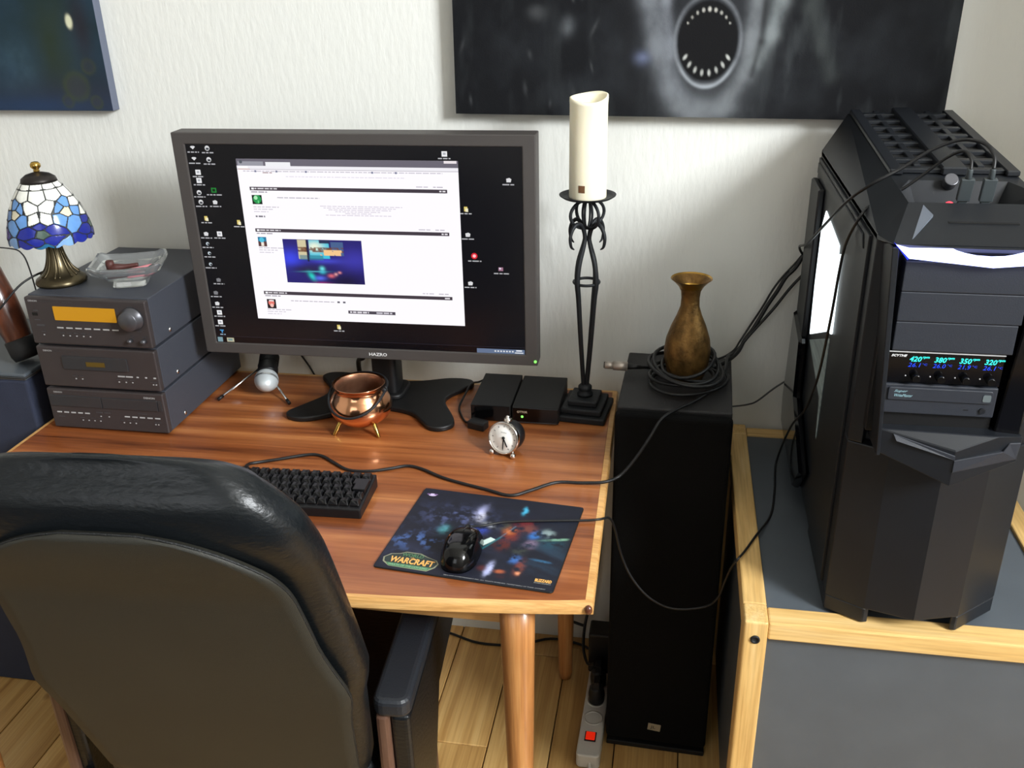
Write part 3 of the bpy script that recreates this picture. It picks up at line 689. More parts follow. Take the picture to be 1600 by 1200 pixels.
# roof grille bars over a dark mesh, with a raised centre spine
def roof(x, y): return .638+(y+.222)/.532*.034
MB().add([(-.082,-.075,roof(0,-.075)+.0012),(.082,-.075,roof(0,-.075)+.0012),(.082,.30,roof(0,.30)+.0012),(-.082,.30,roof(0,.30)+.0012)], [(0,1,2,3)]).build('roof_mesh', mat('roof_mesh_black', (9,9,10), rough=.7, bump=.8, bscale=(500,500,500)), pc)
def rbar(x0, x1, y0, y1, h=.008):
    v = [(x0,y0,roof(0,y0)+.001),(x1,y0,roof(0,y0)+.001),(x1,y1,roof(0,y1)+.001),(x0,y1,roof(0,y1)+.001)]
    v += [(p[0],p[1],p[2]+h) for p in v]
    return MB().add(v, [(0,3,2,1),(4,5,6,7),(0,1,5,4),(1,2,6,5),(2,3,7,6),(3,0,4,7)])
for x0, x1 in ((-.088,-.070),(.070,.088)): rbar(x0,x1,-.095,.305).build('roof_rail', M_pc, pc, .0015, 1)
rbar(-.017,.017,-.095,.305,.012).build('roof_spine', M_pc, pc, .002, 1)
for x in (-.044,.044): rbar(x-.005,x+.005,-.06,.305,.006).build('roof_rail', M_pc, pc, .001, 1)
for k in range(8):
    y = -.078+k*.051; rbar(-.07,.07,y-.007,y+.007,.0065).build('roof_slat', M_pc, pc, .001, 1)
MB().box(-.045,.040,-.2725,-.2665,.6170,.6250).build('card_slot', M_darkslit, pc, rot=(-.0,0,0))
MB().box(-.004,.040,-.2815,-.2795,.6150,.6205).build('slot_trim', M_knob, pc)
MB().add([(-.096,-.3138,.6125),(-.0685,-.2291,.6365),(-.0615,-.2577,.6305),(-.072,-.262,.6235),(-.0615,-.258,.618)], [(0,2,1),(0,1,3),(0,3,4),(0,4,2),(1,2,4,3)]).build('lid_facet', mat('lid_facet_grey', (92,98,108), rough=.4), pc)
MB().cyl((-.012,-.118,.640),(-.012,-.130,.650),.0095,n=20).build('power_button', M_knob, pc, .001)
MB().ball((-.034,-.219,.6365),.0028,10,6,sc=(1.8,1,1)).build('activity_light', M_redled, pc)
# left side: framed panel with a lit window
def yz(name, poly, x0, x1, m, bev=.001, par=pc):      # polygon in (y,z), thickness along x
    return MB().prism(poly, x0, x1, 'x').build(name, m, par, bev, 1)
yz('side_panel', [(-.235,.03),(.30,.03),(.30,.595),(-.235,.595)], -.1325, -.1275, M_pc)
yz('panel_frame', [(-.200,.588),(-.215,.570),(.290,.568),(.290,.588)], -.1350, -.132, M_pc, .002)
yz('panel_frame', [(.185,.56),(.290,.56),(.290,.10),(.22,.06),(.185,.20)], -.1440, -.132, M_pc, .003)
yz('panel_bulge', [(.290,.30),(.318,.10),(.30,.045),(.05,.030),(-.02,.10),(.16,.17),(.17,.28)], -.1500, -.132, M_pcglass, .006)
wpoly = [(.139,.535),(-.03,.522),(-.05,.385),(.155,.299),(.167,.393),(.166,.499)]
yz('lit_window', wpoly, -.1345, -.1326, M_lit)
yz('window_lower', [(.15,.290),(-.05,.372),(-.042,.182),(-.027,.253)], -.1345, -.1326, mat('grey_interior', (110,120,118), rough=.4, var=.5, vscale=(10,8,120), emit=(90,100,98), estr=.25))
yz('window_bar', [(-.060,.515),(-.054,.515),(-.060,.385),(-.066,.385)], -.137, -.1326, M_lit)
# plugs in the recess
for nm, x, y, tilt, lab in (('usb_plug',-.012,-.196,.25,None),('usb_plug',.016,-.198,.2,None)):
    Mx = Matrix.Translation((x,y,.632)) @ Matrix.Rotation(tilt,4,'X')
    pl = MB().box(-.0085,.0085,-.004,.004,.004,.036,Mx).box(-.006,.006,-.0022,.0022,-.02,.004,Mx).lathe([(.0045,.036),(.0035,.050)],12,Mx).build(nm, mat('plug_grey', (58,64,66), rough=.45), None, .0012, loc=tuple(pc.location))
    tag(pl, 'grey usb plug %s in the tower lid recess' % ('standing left, nearest the power button' if x < .0 else 'standing right, curling cable above it'), 'plug', 'usb plugs in the tower lid')

# ------------------------------------------------------------------ stereo stack
def unit(z0, z1, label):
    t = thing('stereo_unit', label, 'stereo', (-.7705, -.18, z0), 0, 'stack of three stereo units')
    MB().box(-.1265,.1265,-.158,.165,.004,z1-z0-.0005).build('case', M_st_case, t, .0015)
    f = MB().box(-.1268,.1268,-.172,-.1582,.003,z1-z0-.002).build('faceplate', M_st_front, t, .003, 3)
    for x in (-.10,.10):
        for y in (-.13,.13): MB().lathe([(.010,0),(.010,.0045)],14).build('foot', M_black_m, t, loc=(x,y,0))
    MB().lathe([(.0052,0),(.0045,.002),(.001,.003)],14,Matrix.Rotation(math.pi/2,4,'Y')).build('side_screw', M_steel, t, loc=(.1265,-.102,.017))
    return t, f
FY = -.1722
t1, f1 = unit(.905, 1.006, 'stereo receiver with lit amber display and round volume knob, top of its stack')
t2, f2 = unit(.8135, .904, 'stereo disc player with a flat tray and small amber window, middle of the stack')
t3, f3 = unit(DZ+.0005, .8125, 'double cassette deck with two dark doors, bottom of the stereo stack on the desk')
def marks(name, f, items, m): 
    mb = MB()
    for x0, x1, z0, z1 in items: mb.box(x0, x1, FY-.0008, FY+.0005, z0, z1)
    return mb.build(name, m, f)
# receiver
text('DENON', M_print, f1, (-.1215+.004,FY-.0003,.0905), .0185, .0036, bold=.02); text('STEREO RECEIVER', M_knob, f1, (-.092,FY-.0003,.0908), .040, .0022); text('AM FM', M_knob, f1, (-.046,FY-.0003,.0908), .022, .002)
MB().prism(rrect(-.068,.062,.0545,.0825,.001), FY-.0012, FY+.001, 'y').build('display', M_amber, f1)
kn = MB().lathe([(.0235,0),(.0230,.004),(.0205,.005),(.0195,.018),(.0180,.020),(.0001,.0195)],32,Matrix.Rotation(math.pi/2,4,'X')).build('volume_knob', M_knob, f1, loc=(.0960,FY,.0635))
for x, r in ((.084,.0042),(.112,.0052)): MB().lathe([(r,0),(r*.92,.009),(.0001,.0095)],16,Matrix.Rotation(math.pi/2,4,'X')).build('small_knob', M_knob, f1, loc=(x,FY,.0185))
marks('preset_buttons', f1, [(-.068+k*.0195,-.068+k*.0195+.013,.0375,.0400) for k in range(7)], M_print)
marks('button_dots', f1, [(-.060+k*.0145,-.0575+k*.0145,.0215,.0235) for k in range(5)]+[(-.101,-.0985,.0215,.0235)], M_print)
marks('button_captions', f1, [(-.064+k*.0145,-.0545+k*.0145,.0275,.0286) for k in range(5)]+[(-.104,-.094,.0285,.0296),(-.113,-.100,.0525,.0540),(-.111,-.094,.0405,.0440),(-.111,-.101,.0715,.0735),(.090,.100,.0875,.0885),(.100,.110,.0375,.0388),(.083,.091,.0265,.0275),(.110,.118,.0265,.0275)], M_knob)
MB().box(-.115,-.104,FY-.0006,FY+.0008,.0620,.0680).build('headphone_window', M_gloss, f1)
# disc player
text('DENON', M_print, f2, (-.1115,FY-.0003,.0785), .0185, .0036, bold=.02); text('STEREO CD PLAYER', M_knob, f2, (-.088,FY-.0003,.0785), .050, .0022)
MB().prism(rrect(-.074,.066,.0425,.0705,.003), FY-.0025, FY+.001, 'y').build('disc_tray', M_st_dark, f2, .0008)
MB().box(-.022,.018,FY-.0033,FY-.002,.0510,.0605).build('display', M_amberd, f2)
marks('button_strip', f2, [(.040,.0545,.0310,.0335),(.0570,.0715,.0310,.0335),(.080,.084,.0310,.0335),(.098,.102,.0310,.0335),(.116,.121,.0310,.0335)], M_print)
marks('button_dots', f2, [(-.054,-.0515,.0210,.0230),(-.040,-.0375,.0210,.0230),(.039,.0415,.0190,.0210),(.054,.0565,.0190,.0210),(.068,.0705,.0190,.0210),(.112,.1145,.0170,.0190),(.118,.1205,.0170,.0190)], M_print)
marks('button_captions', f2, [(-.060,-.048,.0275,.0286),(-.044,-.036,.0275,.0286),(.036,.045,.0245,.0255),(.051,.060,.0245,.0255),(.064,.073,.0245,.0255),(.108,.121,.0225,.0235)], M_knob)
# cassette deck
text('DENON', M_print, f3, (-.1105,FY-.0003,.0812), .0185, .0036, bold=.02); text('STEREO CASSETTE TAPE DECK', M_knob, f3, (-.088,FY-.0003,.0812), .072, .0022); text('DENON', M_print, f3, (.086,FY-.0003,.0790), .0235, .0040, bold=.02)
for x0, x1 in ((-.1230,-.0085),(-.0072,.1130)): MB().box(x0,x1,FY-.0022,FY+.001,.0525,.0760).build('cassette_door', M_st_dark, f3, .0008)
marks('door_marks', f3, [(-.070,-.052,.0660,.0668),(.052,.070,.0630,.0638),(-.108,-.098,.0665,.0672),(.096,.110,.0635,.0642)], M_print)
MB().box(.1140,.1215,FY-.0016,FY+.001,.0535,.0745).build('side_key', M_st_dark, f3, .0006)
mb = [(-.113+k*.0155,-.113+k*.0155+.010,.0370,.0395) for k in range(5)]+[(.036+k*.0165,.036+k*.0165+.011,.0350,.0375) for k in range(5)]
marks('transport_buttons', f3, mb, M_print)
marks('button_dots', f3, [(x,x+.0024,.0215,.0234) for x in (-.060,-.047,-.034,-.021,.031,.044,.057,.100,.106)]+[(x,x+.0024,.0325,.0344) for x in (-.018,.0)], M_print)
marks('button_captions', f3, [(x,x+.009,.0275,.0285) for x in (-.064,-.040,-.024,.024,.040,.054)]+[(-.026,-.012,.0405,.0430),(-.008,.006,.0405,.0430),(-.112,-.098,.0275,.0286),(.100,.114,.0265,.0275),(.066,.086,.0440,.0450)], M_knob)

# ------------------------------------------------------------------ stained glass lamp
lamp = thing('table_lamp', 'small bronze table lamp with blue and white stained glass shade on the stereo', 'lamp', (-.873, -.262, 1.006))
MB().lathe([(.047,0),(.0485,.004),(.046,.010),(.036,.017),(.027,.026),(.0205,.038),(.0155,.056),(.0128,.075),(.0125,.10),(.010,.108),(.006,.112),(.005,.19),(.004,.21)], 40).build('base', M_brassd, lamp)
for k in range(14):
    a = 2*math.pi*k/14+.1*math.sin(k*3)
    pts = [(r*math.cos(a+tw), r*math.sin(a+tw), z) for r, z, tw in ((.0368,.0170,0),(.0278,.026,.05),(.0213,.038,.1),(.0162,.056,.1),(.0135,.075,.05),(.0132,.099,0))]
    MB().tube(pts, [.0018,.0022,.0022,.0020,.0018,.0012], 6, sub=3).build('trunk_ridge', M_brassd, lamp, fix=False)
prof = [(.030,.204),(.0365,.196),(.047,.182),(.0565,.166),(.0640,.150),(.0700,.133),(.0740,.117),(.0765,.103),(.0770,.093)]
def pr(t):
    s = t*(len(prof)-1); i = min(int(s), len(prof)-2); k = s-i
    p0 = prof[max(i-1,0)]; p1 = prof[i]; p2 = prof[i+1]; p3 = prof[min(i+2,len(prof)-1)]
    return tuple(.5*((2*b)+(c-a)*k+(2*a-5*b+4*c-d)*k*k+(3*b-a-3*c+d)*k**3) for a,b,c,d in zip(p0,p1,p2,p3))
NT, NS = 420, 110
sites = []      # (theta, t, colour key)
for r, t in ((0,.08),(1,.25)):
    for k in range(10): sites.append((2*math.pi*k/10+.1, t, 'white_glass'))
for k in range(8):                                  # flowers: alternate high pale and low dark blossoms
    th = 2*math.pi*k/8-.35; hi = k%2 == 0; tc_ = .50 if hi else .76
    pal = 'pale_blue_glass' if k%3 else 'sky_blue_glass'
    if not hi: pal = 'cobalt_glass'
    sites.append((th, tc_, 'green_glass' if not hi else 'cream_glass'))
    for j in range(5):
        a = 2*math.pi*j/5+.3*k; sites.append((th+.29*math.cos(a), tc_+.135*math.sin(a), pal))
for k in range(8):
    sites.append((2*math.pi*(k+.5)/8-.35, .40, 'white_glass')); sites.append((2*math.pi*(k+.5)/8-.35+.28*(-1)**k, .575, 'white_glass'))
for k in range(14):
    sites.append((2*math.pi*(k+.5)/14, .975, ['cobalt_glass','sky_blue_glass','pale_blue_glass','cobalt_glass','teal_glass','pale_blue_glass','cobalt_glass'][k%7]))
st_ = np.array([(a,b) for a,b,_ in sites])
TH, TT = np.meshgrid((np.arange(NT)+.5)/NT*2*math.pi, (np.arange(NS)+.5)/NS)
dth = (TH[...,None]-st_[:,0]+math.pi)%(2*math.pi)-math.pi
D = np.sqrt((dth*.068*(.5+.5*TT[...,None]))**2+((TT[...,None]-st_[:,1])*.155)**2)
lowmask = TT[...,None] < .40; rowsite = (np.arange(len(sites)) < 36)
srt = np.sort(D, -1); near = D.argmin(-1); isl = (srt[...,1]-srt[...,0]) < .0016
ring = np.array([[ (pr(j/NS)[0]*math.cos(2*math.pi*k/NT), pr(j/NS)[0]*math.sin(2*math.pi*k/NT), pr(j/NS)[1]) for k in range(NT)] for j in range(NS+1)])
# scalloped lower edge
sc = .0045*np.abs(np.sin(np.arange(NT)/NT*2*math.pi*9)); 
for j in range(NS-24, NS+1): ring[j,:,2] -= sc*((j-(NS-24))/24)
cols_ = {'white_glass':(228,228,220),'pale_blue_glass':(122,160,210),'sky_blue_glass':(100,146,204),'cobalt_glass':(34,44,136),'teal_glass':(36,96,136),'green_glass':(74,92,84),'cream_glass':(214,206,180)}
for k_, c in cols_.items(): mat(k_, c, rough=.16, var=.10, vscale=(60,60,60))
def shell(faces, name, m, parent, thick, off):
    ids = sorted({i for f in faces for i in f}); rem = {i:q for q,i in enumerate(ids)}
    flat = ring.reshape(-1,3)
    me = bpy.data.meshes.new(name); me.from_pydata(flat[ids].tolist(), [], [[rem[i] for i in f] for f in faces]); me.update()
    me.polygons.foreach_set('use_smooth', [True]*len(me.polygons)); me.materials.append(m)
    o = bpy.data.objects.new(name, me); COL.objects.link(o); o.parent = parent
    s_ = o.modifiers.new('thick','SOLIDIFY'); s_.thickness = thick; s_.offset = off
    return o
shade = MB().lathe([(.0335,.2005),(.031,.209),(.022,.2155),(.010,.219),(.004,.220)],32).build('shade_cap', mat('cap_bronze', (52,48,46), rough=.45, metal=.7), lamp)
pieces = {}; leads = []
for j in range(NS):
    for k in range(NT):
        f = (j*NT+k, (j+1)*NT+k, (j+1)*NT+(k+1)%NT, j*NT+(k+1)%NT)
        (leads if isl[j,k] else pieces.setdefault(int(near[j,k]), [])).append(f)
lead = shell(leads, 'shade', M_lead, lamp, .0026, 0)
for i, fs in sorted(pieces.items()):
    if len(fs) > 12: shell(fs, 'glass_piece', MATS[sites[i][2]], lead, .0016, 0)
MB().lathe([(.004,.2195),(.0065,.2225),(.0045,.2245),(.0095,.230),(.0095,.235),(.006,.239),(.0001,.240)],20).build('finial', M_brass, lamp)
cable('lamp_cord', [(-.905,-.235,1.012),(-.925,-.235,1.018),(-.955,-.275,1.003),(-.985,-.310,.965),(-1.02,-.318,.93),(-1.07,-.325,.895)], .0022, M_cable, 'thin black lamp cord running off left from the bronze lamp base')

# ------------------------------------------------------------------ glass ashtray
ash = thing('ashtray', 'square clear glass ashtray with small things in it on the stereo', 'ashtray', (-.722, -.258, 1.006), .36)
def sq(r, z, lift=0, n=5, p=.30):
    out = []
    for k in range(4*n):
        a = 2*math.pi*k/(4*n)+math.pi/4*0; c, s_ = math.cos(a), math.sin(a)
        x = math.copysign(abs(c)**p, c)*r*1.06; y = math.copysign(abs(s_)**p, s_)*r*.90
        out.append((x, y, z+lift*abs(math.sin(2*a))**3))
    return out
L = [sq(.028,.0), sq(.031,.003), sq(.028,.013), sq(.038,.018), sq(.060,.032,.004), sq(.067,.042,.007), sq(.0665,.046,.008), sq(.061,.047,.007), sq(.051,.036,.003), sq(.038,.027), sq(.020,.024)]
n = len(L[0]); V = [p for q in L for p in q]
F = [(i*n+k, i*n+(k+1)%n, (i+1)*n+(k+1)%n, (i+1)*n+k) for i in range(len(L)-1) for k in range(n)]+[tuple(range(n-1,-1,-1)), tuple((len(L)-1)*n+k for k in range(n))]
MB().add(V, F, True).build('bowl', M_glass, ash, .0012, 2, angle=14)
o = MB().prism(rrect(-.026,.026,-.006,.006,.005), 0, .007, 'z').build('lighter', M_pink, None, .002, loc=(-.702,-.251,1.0325), rot=(0,-.10,.60)); tag(o, 'pink lighter lying in the glass ashtray', 'lighter')
o = MB().tube([(-.028,0,.004),(-.012,0,.005),(.006,.002,.005),(.03,.004,.007)], [.006,.0075,.005,.004], 10).lathe([(.0075,.002),(.0085,.012),(.0075,.019),(.005,.0188),(.0045,.012)],14,Matrix.Translation((-.022,0,0))).build('pipe', M_darkred, None, loc=(-.740,-.253,1.0335), rot=(0,0,.30)); tag(o, 'small dark brown pipe lying in the glass ashtray', 'pipe')

# ------------------------------------------------------------------ candle and its iron stand
cs = thing('candle_stand', 'tall black wrought iron candle stand with scrolls and stepped square foot', 'candlestick', (.171, -.138, DZ), -.10)
MB().box(-.051,.051,-.056,.056,0,.014).build('base_step', M_iron, cs, .003); MB().box(-.042,.042,-.046,.046,.0142,.027).build('base_step', M_iron, cs, .003); MB().box(-.030,.030,-.033,.033,.0272,.040).build('base_step', M_iron, cs, .003)
MB().lathe([(.016,.0402),(.0165,.046),(.012,.050),(.014,.054),(.014,.060),(.008,.066),(.0001,.067)],24).build('collar', M_iron, cs)
def radial(pts, ph): return [(r*math.cos(ph), r*math.sin(ph), z) for r, z in pts]
for k in range(4):
    ph = math.pi/4+.22+k*math.pi/2
    MB().tube(radial([(.004,.058),(.013,.15),(.0215,.25),(.0255,.285),(.0215,.320),(.0085,.358),(.0060,.374),(.0130,.394),(.0260,.4025),(.0390,.395),(.0455,.379),(.0430,.362),(.0350,.355)], ph), [.0045,.0048,.005,.0054,.005,.0044,.0042,.004,.004,.0038,.0034,.0028,.001], 8, sub=5).build('scroll_leg', M_iron, cs, fix=False)
for k in range(2):
    ph = math.pi/4+.0+k*math.pi/2
    MB().tube([(.038*math.cos(a)*math.cos(ph), .038*math.cos(a)*math.sin(ph), .4180+.0275*math.sin(a)) for a in [2*math.pi*q/16 for q in range(16)]], .0032, 8, closed=True, sub=2).build('hoop', M_iron, cs, fix=False)
    MB().tube([(.0105*math.cos(a)*math.cos(ph+.5), .0105*math.cos(a)*math.sin(ph+.5), .4175+.028*math.sin(a)) for a in [2*math.pi*q/16 for q in range(16)]], .0022, 8, closed=True, sub=2).build('hoop', M_iron, cs, fix=False)
MB().tube([(.0245*math.cos(2*math.pi*q/20), .0245*math.sin(2*math.pi*q/20), .283) for q in range(20)], .003, 8, closed=True, sub=2).build('knee_ring', M_iron, cs, fix=False)
MB().lathe([(.0001,.4445),(.02,.4455),(.046,.449),(.053,.4535),(.0535,.4550),(.046,.4515),(.02,.4485),(.0001,.448)], 40).build('drip_plate', M_iron, cs)
PZ = DZ+.4495
cand = thing('pillar_candle', 'thick cream pillar candle with a burnt hollow top on the iron stand', 'candle', (.171, -.138, PZ))
mb = MB(); n = 48; LV = []
for r, z, wv in ((.0345,0,0),(.0350,.003,0),(.0350,.05,0),(.0348,.11,0),(.0346,.168,0),(.0352,.176,1),(.0350,.181,1),(.0320,.182,1),(.0290,.176,1),(.024,.164,.3),(.010,.160,0),(.0001,.160,0)):
    LV.append([(r*math.cos(2*math.pi*k/n)*(1+.012*wv*math.sin(3*2*math.pi*k/n)), r*math.sin(2*math.pi*k/n), z+wv*(.0055*math.sin(2*math.pi*k/n+.25)+.0018*math.sin(2*2*math.pi*k/n+.6))) for k in range(n)])
mb.add([p for l in LV for p in l], [(i*n+k,i*n+(k+1)%n,(i+1)*n+(k+1)%n,(i+1)*n+k) for i in range(len(LV)-1) for k in range(n)]+[tuple(range(n-1,-1,-1))], True)
mb.build('wax', M_wax, cand)
MB().cyl((.002,.004,.158),(.004,.005,.170),.0011,n=8).build('wick', M_black_m, cand)
mb = MB(); a0 = -math.pi/2-.42
mb.add([(.0353*math.cos(a0+i*.045), .0353*math.sin(a0+i*.045), .015+.0135*j) for j in range(2) for i in range(9)], [(i,i+1,10+i,9+i) for i in range(8)]); mb.build('sticker', M_brown, cand, fix=False)

# ------------------------------------------------------------------ vase and the cable coil round it
vase = thing('brass_vase', 'small etched brass vase with flared mouth inside the cable coil on the loudspeaker', 'vase', (.371, -.178, .8202))
MB().lathe([(.0001,0),(.028,0),(.030,.004),(.036,.018),(.0425,.044),(.0445,.066),(.0415,.090),(.0330,.116),(.0235,.138),(.0178,.156),(.0170,.172),(.0185,.186),(.0255,.199),(.0345,.2075),(.0385,.2105)], 44, cap1=False).build('body', M_vase, vase)
MB().lathe([(.0385,.2108),(.0335,.2065),(.0245,.197),(.0172,.184),(.0155,.170),(.0160,.15),(.0001,.13)], 44, cap0=False).build('mouth', M_vase_in, vase)
pts = []
for k in range(15*6):
    a = 2*math.pi*k/15+2.2; turn = k/15
    r = .062+.010*math.sin(turn*2.1)+.005*math.sin(a*2+turn)
    pts.append((.370+r*math.cos(a)*1.02+.006*math.sin(turn*1.7), -.192+r*math.sin(a)*1.10, .8262+.0062*turn+.009*(1+math.sin(a*1.0+turn*.9+2.0))*min(1,turn*.5)))
coil = thing('microphone_cable', 'black microphone cable coiled round the brass vase, metal connector sticking out', 'cable', (.370, -.192, .8202))
MB().tube([(.262,-.163,.8385),(.285,-.160,.8375),(.300,-.150,.833)]+pts, .0036, 8, sub=2).build('coil', M_cable, coil, loc=wl(coil), fix=False)
MB().cyl((.256,-.1635,.839),(.284,-.1605,.8378),.0062,.0040,16).build('boot', M_cable, coil, loc=wl(coil))
MB().cyl((.229,-.1655,.8405),(.257,-.1634,.839),.0092,n=20).cyl((.212,-.1668,.8414),(.2295,-.1655,.8405),.0075,n=20).build('connector', mat('satin_nickel', (178,168,158), rough=.35, metal=.6), coil, loc=wl(coil))
MB().cyl((.2105,-.1669,.8415),(.2122,-.1668,.8414),.0060,n=16).build('connector_socket', M_darkslit, coil, loc=wl(coil))

# ------------------------------------------------------------------ copper pot
pot = thing('copper_pot', 'small polished copper cauldron on brass peg legs below the monitor', 'pot', (-.268, -.262, DZ), -.12)
MB().lathe([(.0001,.0125),(.022,.0125),(.040,.0175),(.055,.029),(.0625,.044),(.0630,.053),(.0590,.066),(.0525,.076),(.0478,.083),(.0472,.088),(.0500,.0955),(.0525,.0985),(.0515,.0990),(.0485,.0955)], 56, cap1=False).build('body', M_copper, pot)
MB().lathe([(.0485,.0955),(.0455,.088),(.0460,.080),(.052,.068),(.058,.050),(.050,.03),(.03,.018),(.0001,.016)], 56, cap0=False).build('interior', M_pot_in, pot)
for a in (-2.25,-.62,1.6): MB().cyl((.046*math.cos(a),.046*math.sin(a),.028),(.0635*math.cos(a),.0635*math.sin(a),0),.0044,.0038,12).build('leg', M_brass, pot, .0005)
MB().tube([(.0555*math.cos(math.pi*k/16), .0555*math.sin(math.pi*k/16), .0900+.006*math.sin(math.pi*k/16)) for k in range(17)], .0030, 8, sub=2).build('back_bail', M_iron, pot, fix=False)
for s_ in (-1,1): MB().ball((s_*.0545,0,.088), .0055, 12, 8).tube([(s_*.0545,0,.088),(s_*.058,0,.095),(s_*.060,0,.088)], .002, 6).build('handle_ear', M_iron, pot)
MB().tube([(.057*math.cos(a), -.0695*abs(math.sin(a))**.8, .088-.036*abs(math.sin(a))**1.0) for a in [math.pi*q/14 for q in range(15)]], .0026, 8, sub=3).build('handle', M_iron, pot, fix=False)

# ------------------------------------------------------------------ alarm clock
clk = thing('alarm_clock', 'small round black alarm clock with white face and steel ball feet on the desk', 'clock', (.043, -.322, DZ), -.30)
MC = Matrix.Translation((0,-.012,.0345)) @ Matrix.Rotation(-.20,4,'X') @ Matrix.Rotation(math.pi/2,4,'X')
MB().lathe([(.0001,-.036),(.020,-.036),(.027,-.031),(.0295,-.022),(.0300,.004)],40,MC).build('drum', M_blackp, clk)
MB().lathe([(.0300,.000),(.0322,.003),(.0322,.009),(.0300,.012),(.0285,.010),(.0283,.006)],44,MC,cap0=False,cap1=False).build('rim', M_chrome, clk)
MB().lathe([(.0290,.0045),(.0285,.0068),(.0001,.0070)],40,MC).build('dial', M_paper, clk)
mb = MB()
for k in range(12):
    a = 2*math.pi*k/12; mb.box(-.0005,.0005,.0215,.0245,.0072,.0076,MC @ Matrix.Rotation(a,4,'Z'))
mb.build('hour_marks', M_knob, clk)
MB().box(-.0009,.0009,-.003,.0215,.0078,.0084,MC @ Matrix.Rotation(math.pi,4,'Z')).build('minute_hand', M_black_m, clk)
MB().box(-.0012,.0012,-.003,.0185,.0086,.0092,MC @ Matrix.Rotation(math.pi+.52,4,'Z')).build('hour_hand', M_black_m, clk)
MB().lathe([(.0030,.0076),(.0026,.0098),(.0001,.0100)],14,MC).build('hub', M_black_m, clk)
text('QUARTZ', M_knob, clk, tuple(MC @ Vector((0,.0105,.0074))), .012, .0022, rot=(math.pi/2-.20,0,0), align='CENTER')
for s_ in (-1,1):
    MB().cyl((s_*.016,-.014,.012),(s_*.0215,-.024,.0065),.003,n=10).ball((s_*.0225,-.026,.0058),.0058,16,10).build('foot', M_chrome, clk)
MB().cyl((0,.020,.012),(0,.026,.0015),.003,n=10).build('rear_foot', M_blackp, clk)
MB().lathe([(.0065,.063),(.0085,.0655),(.0070,.0690),(.0035,.0705),(.0045,.0735),(.0001,.0755)],20,Matrix.Translation((0,0,0))).build('bell_button', M_chrome, clk)

# ------------------------------------------------------------------ microphone on a little tripod
mic = thing('microphone', 'handheld microphone with silver ball grille in a table tripod behind the copper pot', 'microphone', (-.548, -.09, DZ))
hd = Vector((-.519,-.150,.7585)); dr = Vector((-.20,.86,.46)).normalized()
MM = Matrix.Translation(hd-mic.location) @ dr.to_track_quat('Z','Y').to_matrix().to_4x4()
prof_ = [(.0001,-.0245)]+[(.0245*math.sin(a), -.0245*math.cos(a)) for a in [math.pi*q/60 for q in range(1,50)]]
ball_ = []
for i, (r, z) in enumerate(prof_): ball_.append((r*(1.055 if i%2 else .985), z*1.055))
MB().lathe(ball_, 40, MM).build('grille', M_grill, mic)
MB().lathe([(.0252,-.0025),(.0258,0),(.0252,.0025)],40,MM,cap0=False,cap1=False).build('grille_band', M_steel, mic)
MB().lathe([(.0205,.016),(.0225,.022),(.0215,.034),(.0175,.060),(.0130,.120),(.0120,.150),(.0001,.150)],28,MM).build('handle', M_blackp, mic)
MB().lathe([(.0215,.044),(.0215,.066),(.0185,.066),(.0185,.044)],24,MM,cap0=False,cap1=False).build('clip', M_black_m, mic, angle=40)
ap = Vector((-.552,-.092,.765))
MB().cyl(Vector((-.5425,-.105,.782))-mic.location, ap-mic.location, .007, n=14).ball(ap-mic.location,.011,14,10).build('tripod_head', M_black_m, mic)
for q in ((-.619,-.188,.7235),(-.456,-.186,.7235),(-.560,-.012,.7235)):
    l_ = MB().cyl(ap-mic.location, Vector(q)-mic.location, .0026, n=10).build('leg', M_steel, mic)
    d = (Vector(q)-ap).normalized(); MB().cyl(Vector(q)-mic.location-d*.014, Vector(q)-mic.location, .0036, n=10).build('rubber_foot', M_cable, l_)

# ------------------------------------------------------------------ keyboard
kbd = thing('keyboard', 'compact black mechanical keyboard half hidden behind the chair back', 'keyboard', (-.3105, -.5455, DZ), .035)
U = .0190; KW = 15*U; ty = .045
MB().prism([(-.0555,.0),(.0535,.0),(.0535,.026),(-.0555,.0185)], -KW/2-.0035, KW/2+.0035, 'x').build('case', M_blackp, kbd, .0025, 2)
def keymesh(w):
    a, b_, h = w*U/2-.0006, U/2-.0006, .0085; ta, tb = a-.0028, b_-.0030
    v = [(-a,-b_,0),(a,-b_,0),(a,b_,0),(-a,b_,0),(-ta,-tb+.001,h),(ta,-tb+.001,h),(ta,tb+.0012,h),(-ta,tb+.0012,h),(0,-tb+.001,h-.0007),(0,tb+.0012,h-.0007)]
    return MB().add(v, [(0,3,2,1),(0,1,5,8,4),(1,2,6,5),(2,3,7,9,6),(3,0,4,7),(4,8,9,7),(8,5,6,9)])
rows = [[1]*15, [1.5]+[1]*12, [1.75]+[1]*12, [1.25]+[1]*13+[.75], [1.25,1.25,1.25,5.25,1,1,1,1,1,1]]
M_key = mat('keycap_black', (17,17,19), rough=.32, coat=.1)
protos = {}
for r, row in enumerate(rows):
    x = -KW/2; y = .0375-r*U*1.0; z = .0252-(r)*.00135
    for w in row:
        key = w
        if w not in protos:
            o = keymesh(w).build('key', M_key, kbd, .0011, 2); protos[w] = o
        else:
            o = protos[w].copy(); COL.objects.link(o); o.parent = kbd
        o.location = (x+w*U/2, y, z); o.rotation_euler = (-ty+.11*(1-r/2)*.5,0,0); x += w*U
ex = KW/2-1.35*U
ey = .0375-1.5*U
MB().prism([(-.0105,-.0178),(.0120,-.0178),(.0120,.0178),(-.0150,.0178),(-.0150,.0005),(-.0105,.0005)], 0, .0085, 'z').build('enter_key', M_key, kbd, .0016, 2, loc=(KW/2-.0128,ey,.0232), rot=(.03,0,0))

